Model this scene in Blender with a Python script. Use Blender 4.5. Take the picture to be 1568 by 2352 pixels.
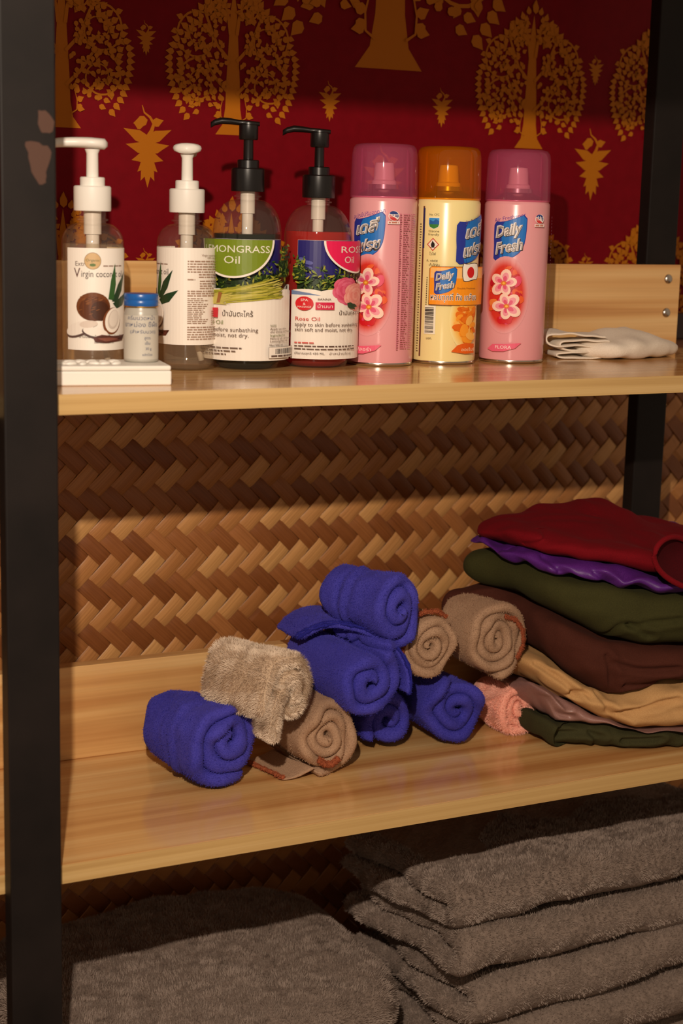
import bpy, bmesh, math, random
import numpy as np
from mathutils import Vector, Matrix

sc = bpy.context.scene
for _o in list(bpy.data.objects):
    bpy.data.objects.remove(_o)
rnd = random.Random(7)
rng = np.random.default_rng(7)
PI = math.pi

# ---------------------------------------------------------------- camera
YAW, PITCH, ROLL = .4722, .1876, -.0255
FPX, IW, IH = 3726.8, 1568.0, 2352.0
_f = Vector((math.sin(YAW) * math.cos(PITCH), math.cos(YAW) * math.cos(PITCH), -math.sin(PITCH)))
_r = Vector((math.cos(YAW), -math.sin(YAW), 0))
_d = _f.cross(_r)
_r2 = _r * math.cos(ROLL) + _d * math.sin(ROLL)
_d2 = _d * math.cos(ROLL) - _r * math.sin(ROLL)
cd = bpy.data.cameras.new('camera')
cam = bpy.data.objects.new('camera', cd)
sc.collection.objects.link(cam)
M = Matrix((( _r2.x, -_d2.x, -_f.x, 0), (_r2.y, -_d2.y, -_f.y, 0), (_r2.z, -_d2.z, -_f.z, 1.30), (0, 0, 0, 1)))
cam.matrix_world = M
cd.sensor_fit = 'VERTICAL'
cd.sensor_height = 36.0
cd.sensor_width = 24.0
cd.lens = FPX / IH * 36.0
cd.clip_start = .02
cd.dof.use_dof = True
cd.dof.focus_distance = 1.74
cd.dof.aperture_fstop = 5.6
sc.camera = cam

# ---------------------------------------------------------------- world and lights
w = bpy.data.worlds.new('world')
sc.world = w
w.use_nodes = True
w.node_tree.nodes['Background'].inputs[0].default_value = (1.0, .74, .52, 1)
w.node_tree.nodes['Background'].inputs[1].default_value = .34
ld = bpy.data.lights.new('room_lamp', 'SPOT')   # lamp out of view; cone edge shaped to draw the wall's upper shade line
ld.energy = 74.0
ld.spot_size = math.radians(179.0)
ld.spot_blend = 0.0
ld.color = (1.0, .83, .66)
ld.shadow_soft_size = .012
lamp = bpy.data.objects.new('room_lamp', ld)
lamp.location = (.02, .25, 1.60)
lamp.rotation_euler = Vector((0, -.108, -.994)).to_track_quat('-Z', 'Y').to_euler()
sc.collection.objects.link(lamp)
sc.view_settings.view_transform = 'Standard'
sc.view_settings.look = 'None'
sc.view_settings.exposure = 0.0
sc.view_settings.gamma = 1.0
sc.view_settings.use_curve_mapping = False
sc.cycles.transparent_max_bounces = 32
sc.cycles.max_bounces = 8

# ---------------------------------------------------------------- constants of the place
Z1, Z2, TH = 1.130, .693, .018          # tops of the two shelves in view, board thickness
YF, YB, YW = 1.3696, 1.6439, 1.80       # shelf front, backboard face, wall face
Z0 = .20                                # top of the bottom shelf
XL, XR = -.05, 1.335

# ---------------------------------------------------------------- helpers
def srgb(r, g, b):
    def f(c):
        c /= 255.0
        return c / 12.92 if c <= .04045 else ((c + .055) / 1.055) ** 2.4
    return (f(r), f(g), f(b), 1.0)

def link(o, parent=None):
    sc.collection.objects.link(o)
    if parent is not None:
        o.parent = parent
    return o

def tag(o, label=None, cat=None, group=None, kind=None):
    if label: o['label'] = label
    if cat: o['category'] = cat
    if group: o['group'] = group
    if kind: o['kind'] = kind
    return o

def empty(name, loc=(0, 0, 0), rz=0, label=None, cat=None, group=None):
    o = bpy.data.objects.new(name, None)
    o.empty_display_size = .02
    link(o)
    o.location = loc
    o.rotation_euler = (0, 0, rz)
    return tag(o, label, cat, group)

def mk(name, V, F, mat, parent=None, smooth=True, loc=None):
    """one mesh object; V in world coordinates unless the parent is moved, then local to it"""
    me = bpy.data.meshes.new(name)
    me.from_pydata([tuple(map(float, v)) for v in V], [], [tuple(int(i) for i in f) for f in F])
    if smooth:
        me.polygons.foreach_set('use_smooth', np.ones(len(me.polygons), dtype=bool))
    me.update()
    bm = bmesh.new(); bm.from_mesh(me)
    bmesh.ops.recalc_face_normals(bm, faces=bm.faces)
    bm.to_mesh(me); bm.free()
    if mat is not None:
        me.materials.append(mat)
    o = bpy.data.objects.new(name, me)
    link(o, parent)
    if loc is not None:
        o.location = loc
    return o

def mk_bm(name, bm, mat, parent=None, smooth=False):
    me = bpy.data.meshes.new(name)
    bm.to_mesh(me); bm.free()
    if smooth:
        me.polygons.foreach_set('use_smooth', np.ones(len(me.polygons), dtype=bool))
    me.materials.append(mat)
    o = bpy.data.objects.new(name, me)
    return link(o, parent)

def box_bm(x0, x1, y0, y1, z0, z1, bev=0.0, seg=2):
    bm = bmesh.new()
    bmesh.ops.create_cube(bm, size=1.0)
    bmesh.ops.scale(bm, vec=(x1 - x0, y1 - y0, z1 - z0), verts=bm.verts)
    bmesh.ops.translate(bm, vec=((x0 + x1) / 2, (y0 + y1) / 2, (z0 + z1) / 2), verts=bm.verts)
    if bev:
        bmesh.ops.bevel(bm, geom=bm.edges[:], offset=bev, segments=seg, affect='EDGES', profile=.5)
    return bm

def box(name, x0, x1, y0, y1, z0, z1, mat, parent=None, bev=0.0, seg=2):
    return mk_bm(name, box_bm(x0, x1, y0, y1, z0, z1, bev, seg), mat, parent)

def lathe(prof, seg=48, cx=0, cy=0):
    V, F = [], []
    n = len(prof)
    for (r, z) in prof:
        for k in range(seg):
            a = 2 * PI * k / seg
            V.append((cx + r * math.cos(a), cy + r * math.sin(a), z))
    for i in range(n - 1):
        for k in range(seg):
            k2 = (k + 1) % seg
            F.append((i * seg + k, i * seg + k2, (i + 1) * seg + k2, (i + 1) * seg + k))
    if prof[0][0] > 1e-6: F.append(tuple(range(seg))[::-1])
    if prof[-1][0] > 1e-6: F.append(tuple((n - 1) * seg + k for k in range(seg)))
    return V, F

def lathe_obj(name, prof, mat, parent, seg=48, cx=0, cy=0, smooth=True):
    V, F = lathe(prof, seg, cx, cy)
    o = mk(name, V, F, mat, parent, smooth)
    if smooth:
        sharp(o, 40)
    return o

def sharp(o, deg):
    me = o.data
    bm = bmesh.new(); bm.from_mesh(me)
    for e in bm.edges:
        if len(e.link_faces) == 2 and e.calc_face_angle(0) > math.radians(deg):
            e.smooth = False
    bm.to_mesh(me); bm.free()

def tube(pts, rad, seg=10):
    """swept round bar through pts; rad a number or one per point"""
    P = [Vector(p) for p in pts]
    n = len(P)
    R = [rad] * n if not hasattr(rad, '__len__') else rad
    V, F = [], []
    up = Vector((0, 0, 1))
    for i in range(n):
        t = (P[min(i + 1, n - 1)] - P[max(i - 1, 0)]).normalized()
        a = t.cross(up)
        if a.length < 1e-3: a = t.cross(Vector((1, 0, 0)))
        a.normalize(); b = t.cross(a)
        for k in range(seg):
            q = 2 * PI * k / seg
            V.append(tuple(P[i] + (a * math.cos(q) + b * math.sin(q)) * R[i]))
    for i in range(n - 1):
        for k in range(seg):
            k2 = (k + 1) % seg
            F.append((i * seg + k, i * seg + k2, (i + 1) * seg + k2, (i + 1) * seg + k))
    F.append(tuple(range(seg))[::-1]); F.append(tuple((n - 1) * seg + k for k in range(seg)))
    return V, F

def wob(P, freq, seed, n=7, aniso=(1, 1, 1)):
    """smooth pseudo-noise in about -1..1 at points P (N,3)"""
    g = np.random.default_rng(seed)
    P = np.asarray(P) * np.asarray(aniso)
    out = np.zeros(len(P))
    for i in range(n):
        d = g.normal(size=3); d /= np.linalg.norm(d)
        f = freq * (0.6 + 1.1 * g.random())
        out += np.sin(2 * PI * f * (P @ d) + g.random() * 6.28 + 1.2 * np.sin(2 * PI * f * .6 * (P @ np.roll(d, 1)) + i))
    return out / (n ** .5) / 1.1

def chaikin(pts, it=2, closed=True):
    P = [np.array(p, float) for p in pts]
    for _ in range(it):
        Q = []
        m = len(P)
        rg = range(m) if closed else range(m - 1)
        if not closed: Q.append(P[0])
        for i in rg:
            a, b = P[i], P[(i + 1) % m]
            Q += [a * .75 + b * .25, a * .25 + b * .75]
        if not closed: Q.append(P[-1])
        P = Q
    return np.array(P)

def resample(P, n, closed=False):
    P = np.asarray(P, float)
    if closed: P = np.vstack([P, P[:1]])
    d = np.r_[0, np.cumsum(np.linalg.norm(np.diff(P, axis=0), axis=1))]
    t = np.linspace(0, d[-1], n + (1 if closed else 0))
    Q = np.stack([np.interp(t, d, P[:, k]) for k in range(P.shape[1])], 1)
    return Q[:-1] if closed else Q

# ---------------------------------------------------------------- materials
MATS = {}
def nodes(m):
    m.use_nodes = True
    nt = m.node_tree
    return nt, nt.nodes, nt.links

def pbr(name, col, rough=.5, metal=0, spec=.5, coat=0, sheen=0, trans=0, sss=0):
    if name in MATS: return MATS[name]
    m = bpy.data.materials.new(name)
    nt, N, L = nodes(m)
    b = N['Principled BSDF']
    b.inputs['Base Color'].default_value = col
    b.inputs['Roughness'].default_value = rough
    b.inputs['Metallic'].default_value = metal
    b.inputs['Specular IOR Level'].default_value = spec
    b.inputs['Coat Weight'].default_value = coat
    b.inputs['Coat Roughness'].default_value = .06
    b.inputs['Sheen Weight'].default_value = sheen
    b.inputs['Sheen Roughness'].default_value = .5
    b.inputs['Transmission Weight'].default_value = trans
    MATS[name] = m
    return m

def ramp(N, stops):
    r = N.new('ShaderNodeValToRGB')
    e = r.color_ramp.elements
    while len(e) > 1: e.remove(e[-1])
    e[0].position, e[0].color = stops[0]
    for p, c in stops[1:]:
        x = e.new(p); x.color = c
    return r

def wood_mat(name, c0, c1, c2, rough=.22, axis='X', sc_along=1.2, sc_across=38.0, bumpz=False):
    """laminate with straight grain along X"""
    m = bpy.data.materials.new(name)
    nt, N, L = nodes(m)
    b = N['Principled BSDF']
    tc = N.new('ShaderNodeTexCoord')
    mp = N.new('ShaderNodeMapping'); L.new(tc.outputs['Object'], mp.inputs[0])
    mp.inputs['Scale'].default_value = (sc_along, sc_across, sc_across)
    n1 = N.new('ShaderNodeTexNoise'); L.new(mp.outputs[0], n1.inputs['Vector'])
    n1.inputs['Scale'].default_value = 1.0; n1.inputs['Detail'].default_value = 3.0
    n1.inputs['Distortion'].default_value = .35
    mp2 = N.new('ShaderNodeMapping'); L.new(tc.outputs['Object'], mp2.inputs[0])
    mp2.inputs['Scale'].default_value = (sc_along * 4, sc_across * 9, sc_across * 9)
    n2 = N.new('ShaderNodeTexNoise'); L.new(mp2.outputs[0], n2.inputs['Vector'])
    n2.inputs['Scale'].default_value = 1.0; n2.inputs['Detail'].default_value = 2.0
    r = ramp(N, [(.28, c0), (.5, c1), (.72, c2)])
    L.new(n1.outputs['Fac'], r.inputs[0])
    mix = N.new('ShaderNodeMixRGB'); mix.blend_type = 'MULTIPLY'; mix.inputs[0].default_value = .35
    r2 = ramp(N, [(.3, (.78, .74, .70, 1)), (.65, (1, 1, 1, 1))]); L.new(n2.outputs['Fac'], r2.inputs[0])
    L.new(r.outputs[0], mix.inputs[1]); L.new(r2.outputs[0], mix.inputs[2])
    L.new(mix.outputs[0], b.inputs['Base Color'])
    b.inputs['Roughness'].default_value = rough
    b.inputs['Specular IOR Level'].default_value = .5
    return m

def cloth_mat(name, col, col2=None, rough=.9, sheen=.35, nscale=420.0, bump=.5, big=9.0, weave=False, bdist=.0012, spec=.15):
    m = bpy.data.materials.new(name)
    nt, N, L = nodes(m)
    b = N['Principled BSDF']
    if col2 is None: col2 = tuple(c * .72 for c in col[:3]) + (1,)
    tc = N.new('ShaderNodeTexCoord')
    n1 = N.new('ShaderNodeTexNoise'); L.new(tc.outputs['Object'], n1.inputs['Vector'])
    n1.inputs['Scale'].default_value = nscale; n1.inputs['Detail'].default_value = 3.0
    n0 = N.new('ShaderNodeTexNoise'); L.new(tc.outputs['Object'], n0.inputs['Vector'])
    n0.inputs['Scale'].default_value = big; n0.inputs['Detail'].default_value = 4.0
    ad = N.new('ShaderNodeMath'); ad.operation = 'ADD'
    mu = N.new('ShaderNodeMath'); mu.operation = 'MULTIPLY'; mu.inputs[1].default_value = .5
    L.new(n0.outputs['Fac'], ad.inputs[0]); L.new(n1.outputs['Fac'], ad.inputs[1]); L.new(ad.outputs[0], mu.inputs[0])
    r = ramp(N, [(.36, col2), (.62, col)])
    L.new(mu.outputs[0], r.inputs[0]); L.new(r.outputs[0], b.inputs['Base Color'])
    bp = N.new('ShaderNodeBump'); bp.inputs['Strength'].default_value = bump; bp.inputs['Distance'].default_value = bdist
    L.new(n1.outputs['Fac'], bp.inputs['Height']); L.new(bp.outputs[0], b.inputs['Normal'])
    b.inputs['Roughness'].default_value = rough
    b.inputs['Sheen Weight'].default_value = sheen
    b.inputs['Sheen Roughness'].default_value = .45
    b.inputs['Sheen Tint'].default_value = tuple(min(1, c * 1.6 + .05) for c in col[:3]) + (1,)
    b.inputs['Specular IOR Level'].default_value = spec
    return m

def clear_mat(name, tint, gloss=.08, haze=0.0, hazecol=(1, 1, 1, 1), rough=.04):
    """thin clear plastic or clear liquid: tinted see-through plus a Fresnel gloss, optional milky haze"""
    m = bpy.data.materials.new(name)
    nt, N, L = nodes(m)
    for n in list(N):
        if n.type == 'BSDF_PRINCIPLED': N.remove(n)
    out = [n for n in N if n.type == 'OUTPUT_MATERIAL'][0]
    tr = N.new('ShaderNodeBsdfTransparent'); tr.inputs[0].default_value = tint
    gl = N.new('ShaderNodeBsdfGlossy'); gl.inputs['Roughness'].default_value = rough
    lw = N.new('ShaderNodeLayerWeight'); lw.inputs[0].default_value = .5
    pw = N.new('ShaderNodeMath'); pw.operation = 'POWER'; pw.inputs[1].default_value = 4.0
    fr = N.new('ShaderNodeMath'); fr.operation = 'MULTIPLY_ADD'; fr.inputs[1].default_value = .55; fr.inputs[2].default_value = .03
    L.new(lw.outputs['Facing'], pw.inputs[0]); L.new(pw.outputs[0], fr.inputs[0])
    mx = N.new('ShaderNodeMixShader')
    L.new(fr.outputs[0], mx.inputs[0])
    last = tr
    if haze:
        df = N.new('ShaderNodeBsdfDiffuse'); df.inputs[0].default_value = hazecol
        tl = N.new('ShaderNodeBsdfTranslucent'); tl.inputs[0].default_value = hazecol
        a = N.new('ShaderNodeMixShader'); a.inputs[0].default_value = .45
        L.new(df.outputs[0], a.inputs[1]); L.new(tl.outputs[0], a.inputs[2])
        h = N.new('ShaderNodeMixShader'); h.inputs[0].default_value = haze
        L.new(tr.outputs[0], h.inputs[1]); L.new(a.outputs[0], h.inputs[2])
        last = h
    L.new(last.outputs[0], mx.inputs[1]); L.new(gl.outputs[0], mx.inputs[2])
    L.new(mx.outputs[0], out.inputs[0])
    return m

def print_mat(name, rough=.35, spec=.4):
    """flat print: colour taken from the printed shapes' own colour attribute"""
    m = bpy.data.materials.new(name)
    nt, N, L = nodes(m)
    b = N['Principled BSDF']
    a = N.new('ShaderNodeVertexColor'); a.layer_name = 'Col'
    L.new(a.outputs[0], b.inputs['Base Color'])
    b.inputs['Roughness'].default_value = rough
    b.inputs['Specular IOR Level'].default_value = spec
    return m

M_PRINT = print_mat('print_ink')
M_WOOD = wood_mat('light_wood_laminate', srgb(184, 126, 72), srgb(213, 164, 104), srgb(232, 194, 136), rough=.15)
M_EDGE = wood_mat('wood_edge_band', srgb(186, 148, 92), srgb(202, 166, 108), srgb(214, 180, 124), rough=.4, sc_across=120)
M_WHITEP = pbr('white_plastic', srgb(236, 232, 224), .38)
M_BLACKP = pbr('black_plastic', srgb(16, 14, 15), .3)
M_PAPER = pbr('label_paper', srgb(240, 232, 222), .4)
M_CLEAR = clear_mat('clear_bottle_plastic', (.98, .97, .95, 1), haze=.035, hazecol=(.9, .8, .7, 1))
M_STEEL = pbr('can_steel', srgb(200, 195, 185), .22, metal=1)

def metal_black():
    m = bpy.data.materials.new('black_painted_steel')
    nt, N, L = nodes(m); b = N['Principled BSDF']
    tc = N.new('ShaderNodeTexCoord')
    n = N.new('ShaderNodeTexNoise'); n.inputs['Scale'].default_value = 16.0; n.inputs['Detail'].default_value = 5
    L.new(tc.outputs['Object'], n.inputs['Vector'])
    r = ramp(N, [(.3, srgb(20, 16, 15)), (.75, srgb(30, 24, 22))])
    L.new(n.outputs['Fac'], r.inputs[0]); L.new(r.outputs[0], b.inputs['Base Color'])
    b.inputs['Roughness'].default_value = .5
    b.inputs['Specular IOR Level'].default_value = .2
    return m
M_BLACK = metal_black()
M_RUST = pbr('bare_rusty_steel', srgb(76, 49, 37), .8)
M_BOLT = pbr('zinc_bolt', srgb(190, 184, 176), .3, metal=1)

# ---------------------------------------------------------------- the setting: wall, floor
def red_wall_mat():
    m = bpy.data.materials.new('red_wallpaper')
    nt, N, L = nodes(m); b = N['Principled BSDF']
    tc = N.new('ShaderNodeTexCoord')
    n = N.new('ShaderNodeTexNoise'); n.inputs['Scale'].default_value = 60; n.inputs['Detail'].default_value = 3
    L.new(tc.outputs['Object'], n.inputs['Vector'])
    r = ramp(N, [(.3, srgb(112, 0, 14)), (.7, srgb(120, 1, 17))])
    L.new(n.outputs['Fac'], r.inputs[0]); L.new(r.outputs[0], b.inputs['Base Color'])
    b.inputs['Roughness'].default_value = .55; b.inputs['Specular IOR Level'].default_value = .12
    return m
M_GOLD = pbr('gold_wallpaper_ink', srgb(178, 104, 14), .5, spec=.15)
wall = box('wall_back', -1.2, 3.2, YW, YW + .1, 0, 2.6, red_wall_mat()); tag(wall, 'red wallpapered wall printed with golden trees behind the rack', 'wall', kind='structure')
floor = box('floor', -1.2, 3.2, -1.0, YW + .1, -.05, 0, pbr('dark_floor_boards', srgb(92, 66, 46), .5)); tag(floor, 'dark brown floor under the rack', 'floor', kind='structure')

def leaf2(x, z, ang, ln, wd):
    """heart-shaped little bodhi leaf in the wall plane, base at x,z and tip along ang"""
    ca, sa = math.cos(ang), math.sin(ang)
    out = []
    for (u, v) in ((0, 0), (.18, .42), (.45, .5), (.72, .24), (1.0, 0), (.72, -.24), (.45, -.5), (.18, -.42)):
        out.append((x + ca * u * ln - sa * v * wd, z + sa * u * ln + ca * v * wd))
    return out

def ribbon(pts, w0, w1):
    P = np.array(pts, float); n = len(P)
    out_l, out_r = [], []
    for i in range(n):
        t = P[min(i + 1, n - 1)] - P[max(i - 1, 0)]; t /= (np.linalg.norm(t) + 1e-9)
        nn = np.array([-t[1], t[0]]); wd = (w0 + (w1 - w0) * i / (n - 1)) / 2
        out_l.append(P[i] + nn * wd); out_r.append(P[i] - nn * wd)
    return out_l, out_r

class Flat:
    """flat motif in the wall plane with a little thickness"""
    def __init__(s): s.V, s.F, s.k = [], [], 0
    def poly(s, pts, dy=0.0):
        b = len(s.V); s.k += 1; dy = s.k * 6e-6
        s.V += [(p[0], -.0004 - dy, p[1]) for p in pts]
        s.F.append(tuple(range(b, b + len(pts))))
    def rib(s, pts, w0, w1, dy=.0001):
        l, r = ribbon(pts, w0, w1); s.k += 1; dy = s.k * 6e-6
        b = len(s.V); n = len(l)
        for a, c in zip(l, r): s.V += [(a[0], -.0004 - dy, a[1]), (c[0], -.0004 - dy, c[1])]
        for i in range(n - 1): s.F.append((b + 2 * i, b + 2 * i + 1, b + 2 * i + 3, b + 2 * i + 2))
    def mesh(s, name):
        me = bpy.data.meshes.new(name); me.from_pydata(s.V, [], s.F); me.update()
        return me

def spiral_pts(cx, cz, r0, a0, turns, sgn, n=34):
    return [(cx + r0 * (1 - .82 * t) * math.cos(a0 + sgn * turns * 2 * PI * t), cz + r0 * (1 - .82 * t) * math.sin(a0 + sgn * turns * 2 * PI * t)) for t in np.linspace(0, 1, n)]

def tree_mesh():
    f = Flat(); g = random.Random(3)
    f.poly([(-.0215, 0), (.0215, .0), (.0125, .012), (.0095, .03), (.0085, .06), (.0062, .1), (.004, .14), (0, .165), (-.004, .14), (-.0062, .1), (-.0085, .06), (-.0095, .03), (-.0125, .012)])
    def half(z):     # crown outline half width over height
        t = (z - .022) / (.178 - .022)
        return .083 * (max(0, 1 - abs((t - .40) / .62) ** 2.3)) ** .62 if t < .4 else .083 * (max(0, 1 - ((t - .4) / .6) ** 1.45)) ** 1.0
    for s in (-1, 1):
        for (cx, cz, r, zb) in ((.044, .058, .027, .058), (.044, .108, .029, .095), (.018, .142, .0145, .125)):
            f.rib([(s * .004, zb - .012), (s * (cx - r * .8), zb + .006), (s * (cx - r * .3), cz + r * .95), (s * (cx + r * .2), cz + r)], .0042, .0028)
            sp = spiral_pts(s * cx, cz, r, PI * .45 if s > 0 else PI * .55, 1.55, -s)
            f.rib(sp, .0026, .0012)
            for i in range(2, len(sp), 2):
                p = np.array(sp[i]); c = np.array((s * cx, cz)); d = p - c; a = math.atan2(d[1], d[0])
                ln = .0088 * (.65 + .35 * np.linalg.norm(d) / r)
                f.poly(leaf2(p[0], p[1], a - .5 * s, ln, ln * .8), .0002)
                if i % 4 == 0: f.poly(leaf2(p[0], p[1], a + PI + .4 * s, ln * .8, ln * .6), .0002)
    z = .022
    while z < .176:           # leaves along the crown outline
        h = half(z)
        for s in (-1, 1):
            a = math.atan2((z - .085) * 1.1, s * h)
            f.poly(leaf2(s * (h - .008), z, a, .0105, .0075), .0003)
            if h > .026: f.poly(leaf2(s * (h - .020), z + .004, a + .4 * s, .009, .0065), .0003)
        z += .0068
    for k in range(330):      # small leaves filling the crown
        z = g.uniform(.032, .168); h = half(z) - .011
        if h < .008: continue
        x = g.uniform(-h, h)
        if abs(x) < .011: continue
        f.poly(leaf2(x, z, g.uniform(0, 2 * PI), .0074, .0054), .0003)
    f.poly(leaf2(0, .166, PI / 2, .018, .009), .0003)
    for s in (-1, 1):         # sprigs at the trunk foot
        f.rib([(s * .010, .016), (s * .016, .020), (s * .0165, .030), (s * .014, .040)], .0016, .001)
        for (x, z, a) in ((.0165, .022, -.2), (.0165, .03, .5), (.015, .038, 1.2), (.017, .026, -.9)):
            f.poly(leaf2(s * x, z, a if s > 0 else PI - a, .009, .007), .0003)
    return f.mesh('tree_motif')

def pendant_mesh():
    f = Flat()
    f.poly([(0, .018), (.007, .012), (.0085, 0), (.0065, -.014), (.004, -.028), (0, -.042), (-.004, -.028), (-.0065, -.014), (-.0085, 0), (-.007, .012)])
    for s in (-1, 1):
        def L(x, z, a, ln, wd): f.poly(leaf2(s * x, z, a if s > 0 else PI - a, ln, wd), .0002)
        L(-.002, .010, .42, .034, .013); L(-.002, .000, .22, .029, .012); L(-.002, -.006, -.25, .022, .011)
        L(-.001, -.012, -.75, .018, .010); L(0, .006, .95, .020, .012); L(.001, -.018, -1.15, .018, .008)
    f.rib([(0, .014), (.005, .022), (.0075, .030), (.003, .037), (-.004, .042), (-.0065, .050)], .0055, .001)
    f.poly(leaf2(.000, .034, PI * 1.08, .018, .012), .0003); f.poly(leaf2(.006, .030, .30, .014, .010), .0003)
    f.poly(leaf2(-.006, .026, PI * .9, .011, .009), .0003)
    return f.mesh('pendant_motif')

tm_, pm_ = tree_mesh(), pendant_mesh()
for me in (tm_, pm_): me.materials.append(M_GOLD)
def motif(name, me, x, z, s=1.0):
    o = bpy.data.objects.new(name, me); link(o, wall)
    o.location = (x, YW, z); o.scale = (s, 1, s)
    return o
P_ = .6178
for kx in (-1, 0, 1, 2):
    ox = kx * P_
    for kz in (-1, 0, 1):
        for x in (.5575, .763):
            motif('tree_motif', tm_, x + ox, 1.376 + kz * .254)
        motif('pendant_motif', pm_, .658 + ox, 1.3547 + kz * .254, 1.0)
        motif('pendant_motif', pm_, .656 + ox, 1.477 + kz * .254, .42)
    motif('tree_motif', tm_, .968 + ox, 1.4625, 2.15)
    for x in (.8894, 1.0449):
        motif('pendant_motif', pm_, x + ox, 1.4185, .52)
    motif('pendant_motif', pm_, .966 + ox, 1.322, 1.0)
for sx in (.646, 1.2745):      # pasted joints of the wallpaper rolls
    pass

trim = box('trim_1', -1.2, 3.2, YW - .012, YW, 1.128, 1.164, pbr('dark_wood_moulding', srgb(52, 28, 26), .5), bev=.003)
tag(trim, 'dark wooden moulding between the red paper and the woven bamboo', 'moulding', kind='structure')

# woven bamboo panel: twill of flat strips, each visible float a piece of its own
panel = box('wall_panel', -1.2, 3.2, YW - .004, YW - .0005, 0, 1.128, pbr('bamboo_backing', srgb(70, 38, 18), .8))
tag(panel, 'woven bamboo panel covering the lower wall behind the towels', 'wall panel', kind='structure')

def bamboo_mat(name, ca, cb, cc):
    m = bpy.data.materials.new(name)
    nt, N, L = nodes(m); b = N['Principled BSDF']
    oi = N.new('ShaderNodeObjectInfo')
    tc = N.new('ShaderNodeTexCoord')
    mp = N.new('ShaderNodeMapping'); L.new(tc.outputs['Object'], mp.inputs[0]); mp.inputs['Scale'].default_value = (10, 620, 40)
    n = N.new('ShaderNodeTexNoise'); n.inputs['Scale'].default_value = 1; n.inputs['Detail'].default_value = 3
    n.noise_dimensions = '4D'
    ml = N.new('ShaderNodeMath'); ml.operation = 'MULTIPLY'; ml.inputs[1].default_value = 37.0
    L.new(oi.outputs['Random'], ml.inputs[0]); L.new(ml.outputs[0], n.inputs['W']); L.new(mp.outputs[0], n.inputs['Vector'])
    r = ramp(N, [(0, ca), (.5, cb), (1, cc)]); L.new(oi.outputs['Random'], r.inputs[0])
    r2 = ramp(N, [(.35, (.68, .62, .56, 1)), (.6, (1, 1, 1, 1))]); L.new(n.outputs['Fac'], r2.inputs[0])
    mx = N.new('ShaderNodeMixRGB'); mx.blend_type = 'MULTIPLY'; mx.inputs[0].default_value = .7
    L.new(r.outputs[0], mx.inputs[1]); L.new(r2.outputs[0], mx.inputs[2]); L.new(mx.outputs[0], b.inputs['Base Color'])
    bp = N.new('ShaderNodeBump'); bp.inputs['Strength'].default_value = .35; bp.inputs['Distance'].default_value = .0006
    L.new(n.outputs['Fac'], bp.inputs['Height']); L.new(bp.outputs[0], b.inputs['Normal'])
    b.inputs['Roughness'].default_value = .42; b.inputs['Specular IOR Level'].default_value = .4
    return m
M_BAM_A = bamboo_mat('bamboo_strip_lit_tone', srgb(176, 118, 66), srgb(196, 138, 82), srgb(216, 164, 102))  # lighter tone paints in the sheen of strips lying this way
M_BAM_B = bamboo_mat('bamboo_strip_dim_tone', srgb(128, 74, 36), srgb(150, 92, 48), srgb(174, 114, 64))  # crossing strips: same bamboo, darker for lack of the painted sheen
BW = .0194
def float_mesh(name, mat, tilt):
    """one float: two cells long, domed, both ends dipping under the crossing strips"""
    V, F = [], []
    xs = np.linspace(-1, 1, 7); ys = (-1, -.92, 0, .92, 1)
    for x in xs:
        for y in ys:
            h = .0021 - .0016 * abs(x) ** 5 - (.0005 if abs(y) == 1 else 0) + tilt * y * .0003
            V.append((x * BW * 1.03, y * BW * .496, h))
    n = len(ys)
    for i in range(len(xs) - 1):
        for j in range(n - 1):
            F.append((i * n + j, (i + 1) * n + j, (i + 1) * n + j + 1, i * n + j + 1))
    me = bpy.data.meshes.new(name); me.from_pydata(V, [], F); me.update()
    me.polygons.foreach_set('use_smooth', np.ones(len(me.polygons), dtype=bool))
    me.materials.append(mat)
    return me
fa, fb = float_mesh('bamboo_strip', M_BAM_A, 1), float_mesh('bamboo_strip', M_BAM_B, -1)
cells = []
c45 = math.sqrt(.5)
XC, ZC = .90, .90
for i in range(-70, 71):
    for j in range(-70, 71):
        q = (i + j) % 4
        if q == 0:      # warp float "/" over cells j..j+1
            u, v, k = i + .5, j + 1.0, 0
        elif q == 2:    # weft float "\" over cells i..i+1
            u, v, k = i + 1.0, j + .5, 1
        else: continue
        # i axis runs up-left, j axis runs up-right
        x = XC + (v - u) * BW * c45
        z = ZC + (u + v) * BW * c45
        if .30 < x < 1.62 and .20 < z < 1.122: cells.append((x, z, k))
def shown(c):
    x, z, k = c
    if not (.53 < x < 1.43 and .752 < z < 1.068): return False
    if x > 1.10 and z < .90: return False       # behind the clothes
    if .80 < x < 1.10 and z < .80: return False   # behind the towels
    return True
vis = sorted([c for c in cells if shown(c)], key=lambda c: c[0])
rest = [c for c in cells if not shown(c)]
rest += vis[300:]; vis = vis[:300]
RA = Matrix.Rotation(PI / 2, 4, 'X')
def strip_matrix(c, jit=True):
    x, z, k = c
    a = (PI / 4 if k == 0 else -PI / 4) + (rnd.uniform(-.012, .012) if jit else 0)
    return Matrix.Translation((x, YW - .004, z)) @ RA @ Matrix.Rotation(a, 4, 'Z')
for c in vis:
    o = bpy.data.objects.new('bamboo_strip', fa if c[2] == 0 else fb); link(o, panel); o.matrix_world = strip_matrix(c)
V, F, MI = [], [], []
for c in rest:
    me = fa if c[2] == 0 else fb; mw = strip_matrix(c); b = len(V)
    V += [tuple(mw @ v.co) for v in me.vertices]
    for p in me.polygons: F.append(tuple(b + i for i in p.vertices)); MI.append(c[2])
me = bpy.data.meshes.new('bamboo_weave'); me.from_pydata(V, [], F); me.update()
me.materials.append(M_BAM_A); me.materials.append(M_BAM_B); me.polygons.foreach_set('material_index', MI)
o = bpy.data.objects.new('bamboo_weave', me); link(o, panel); tag(o, kind='stuff')

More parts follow.
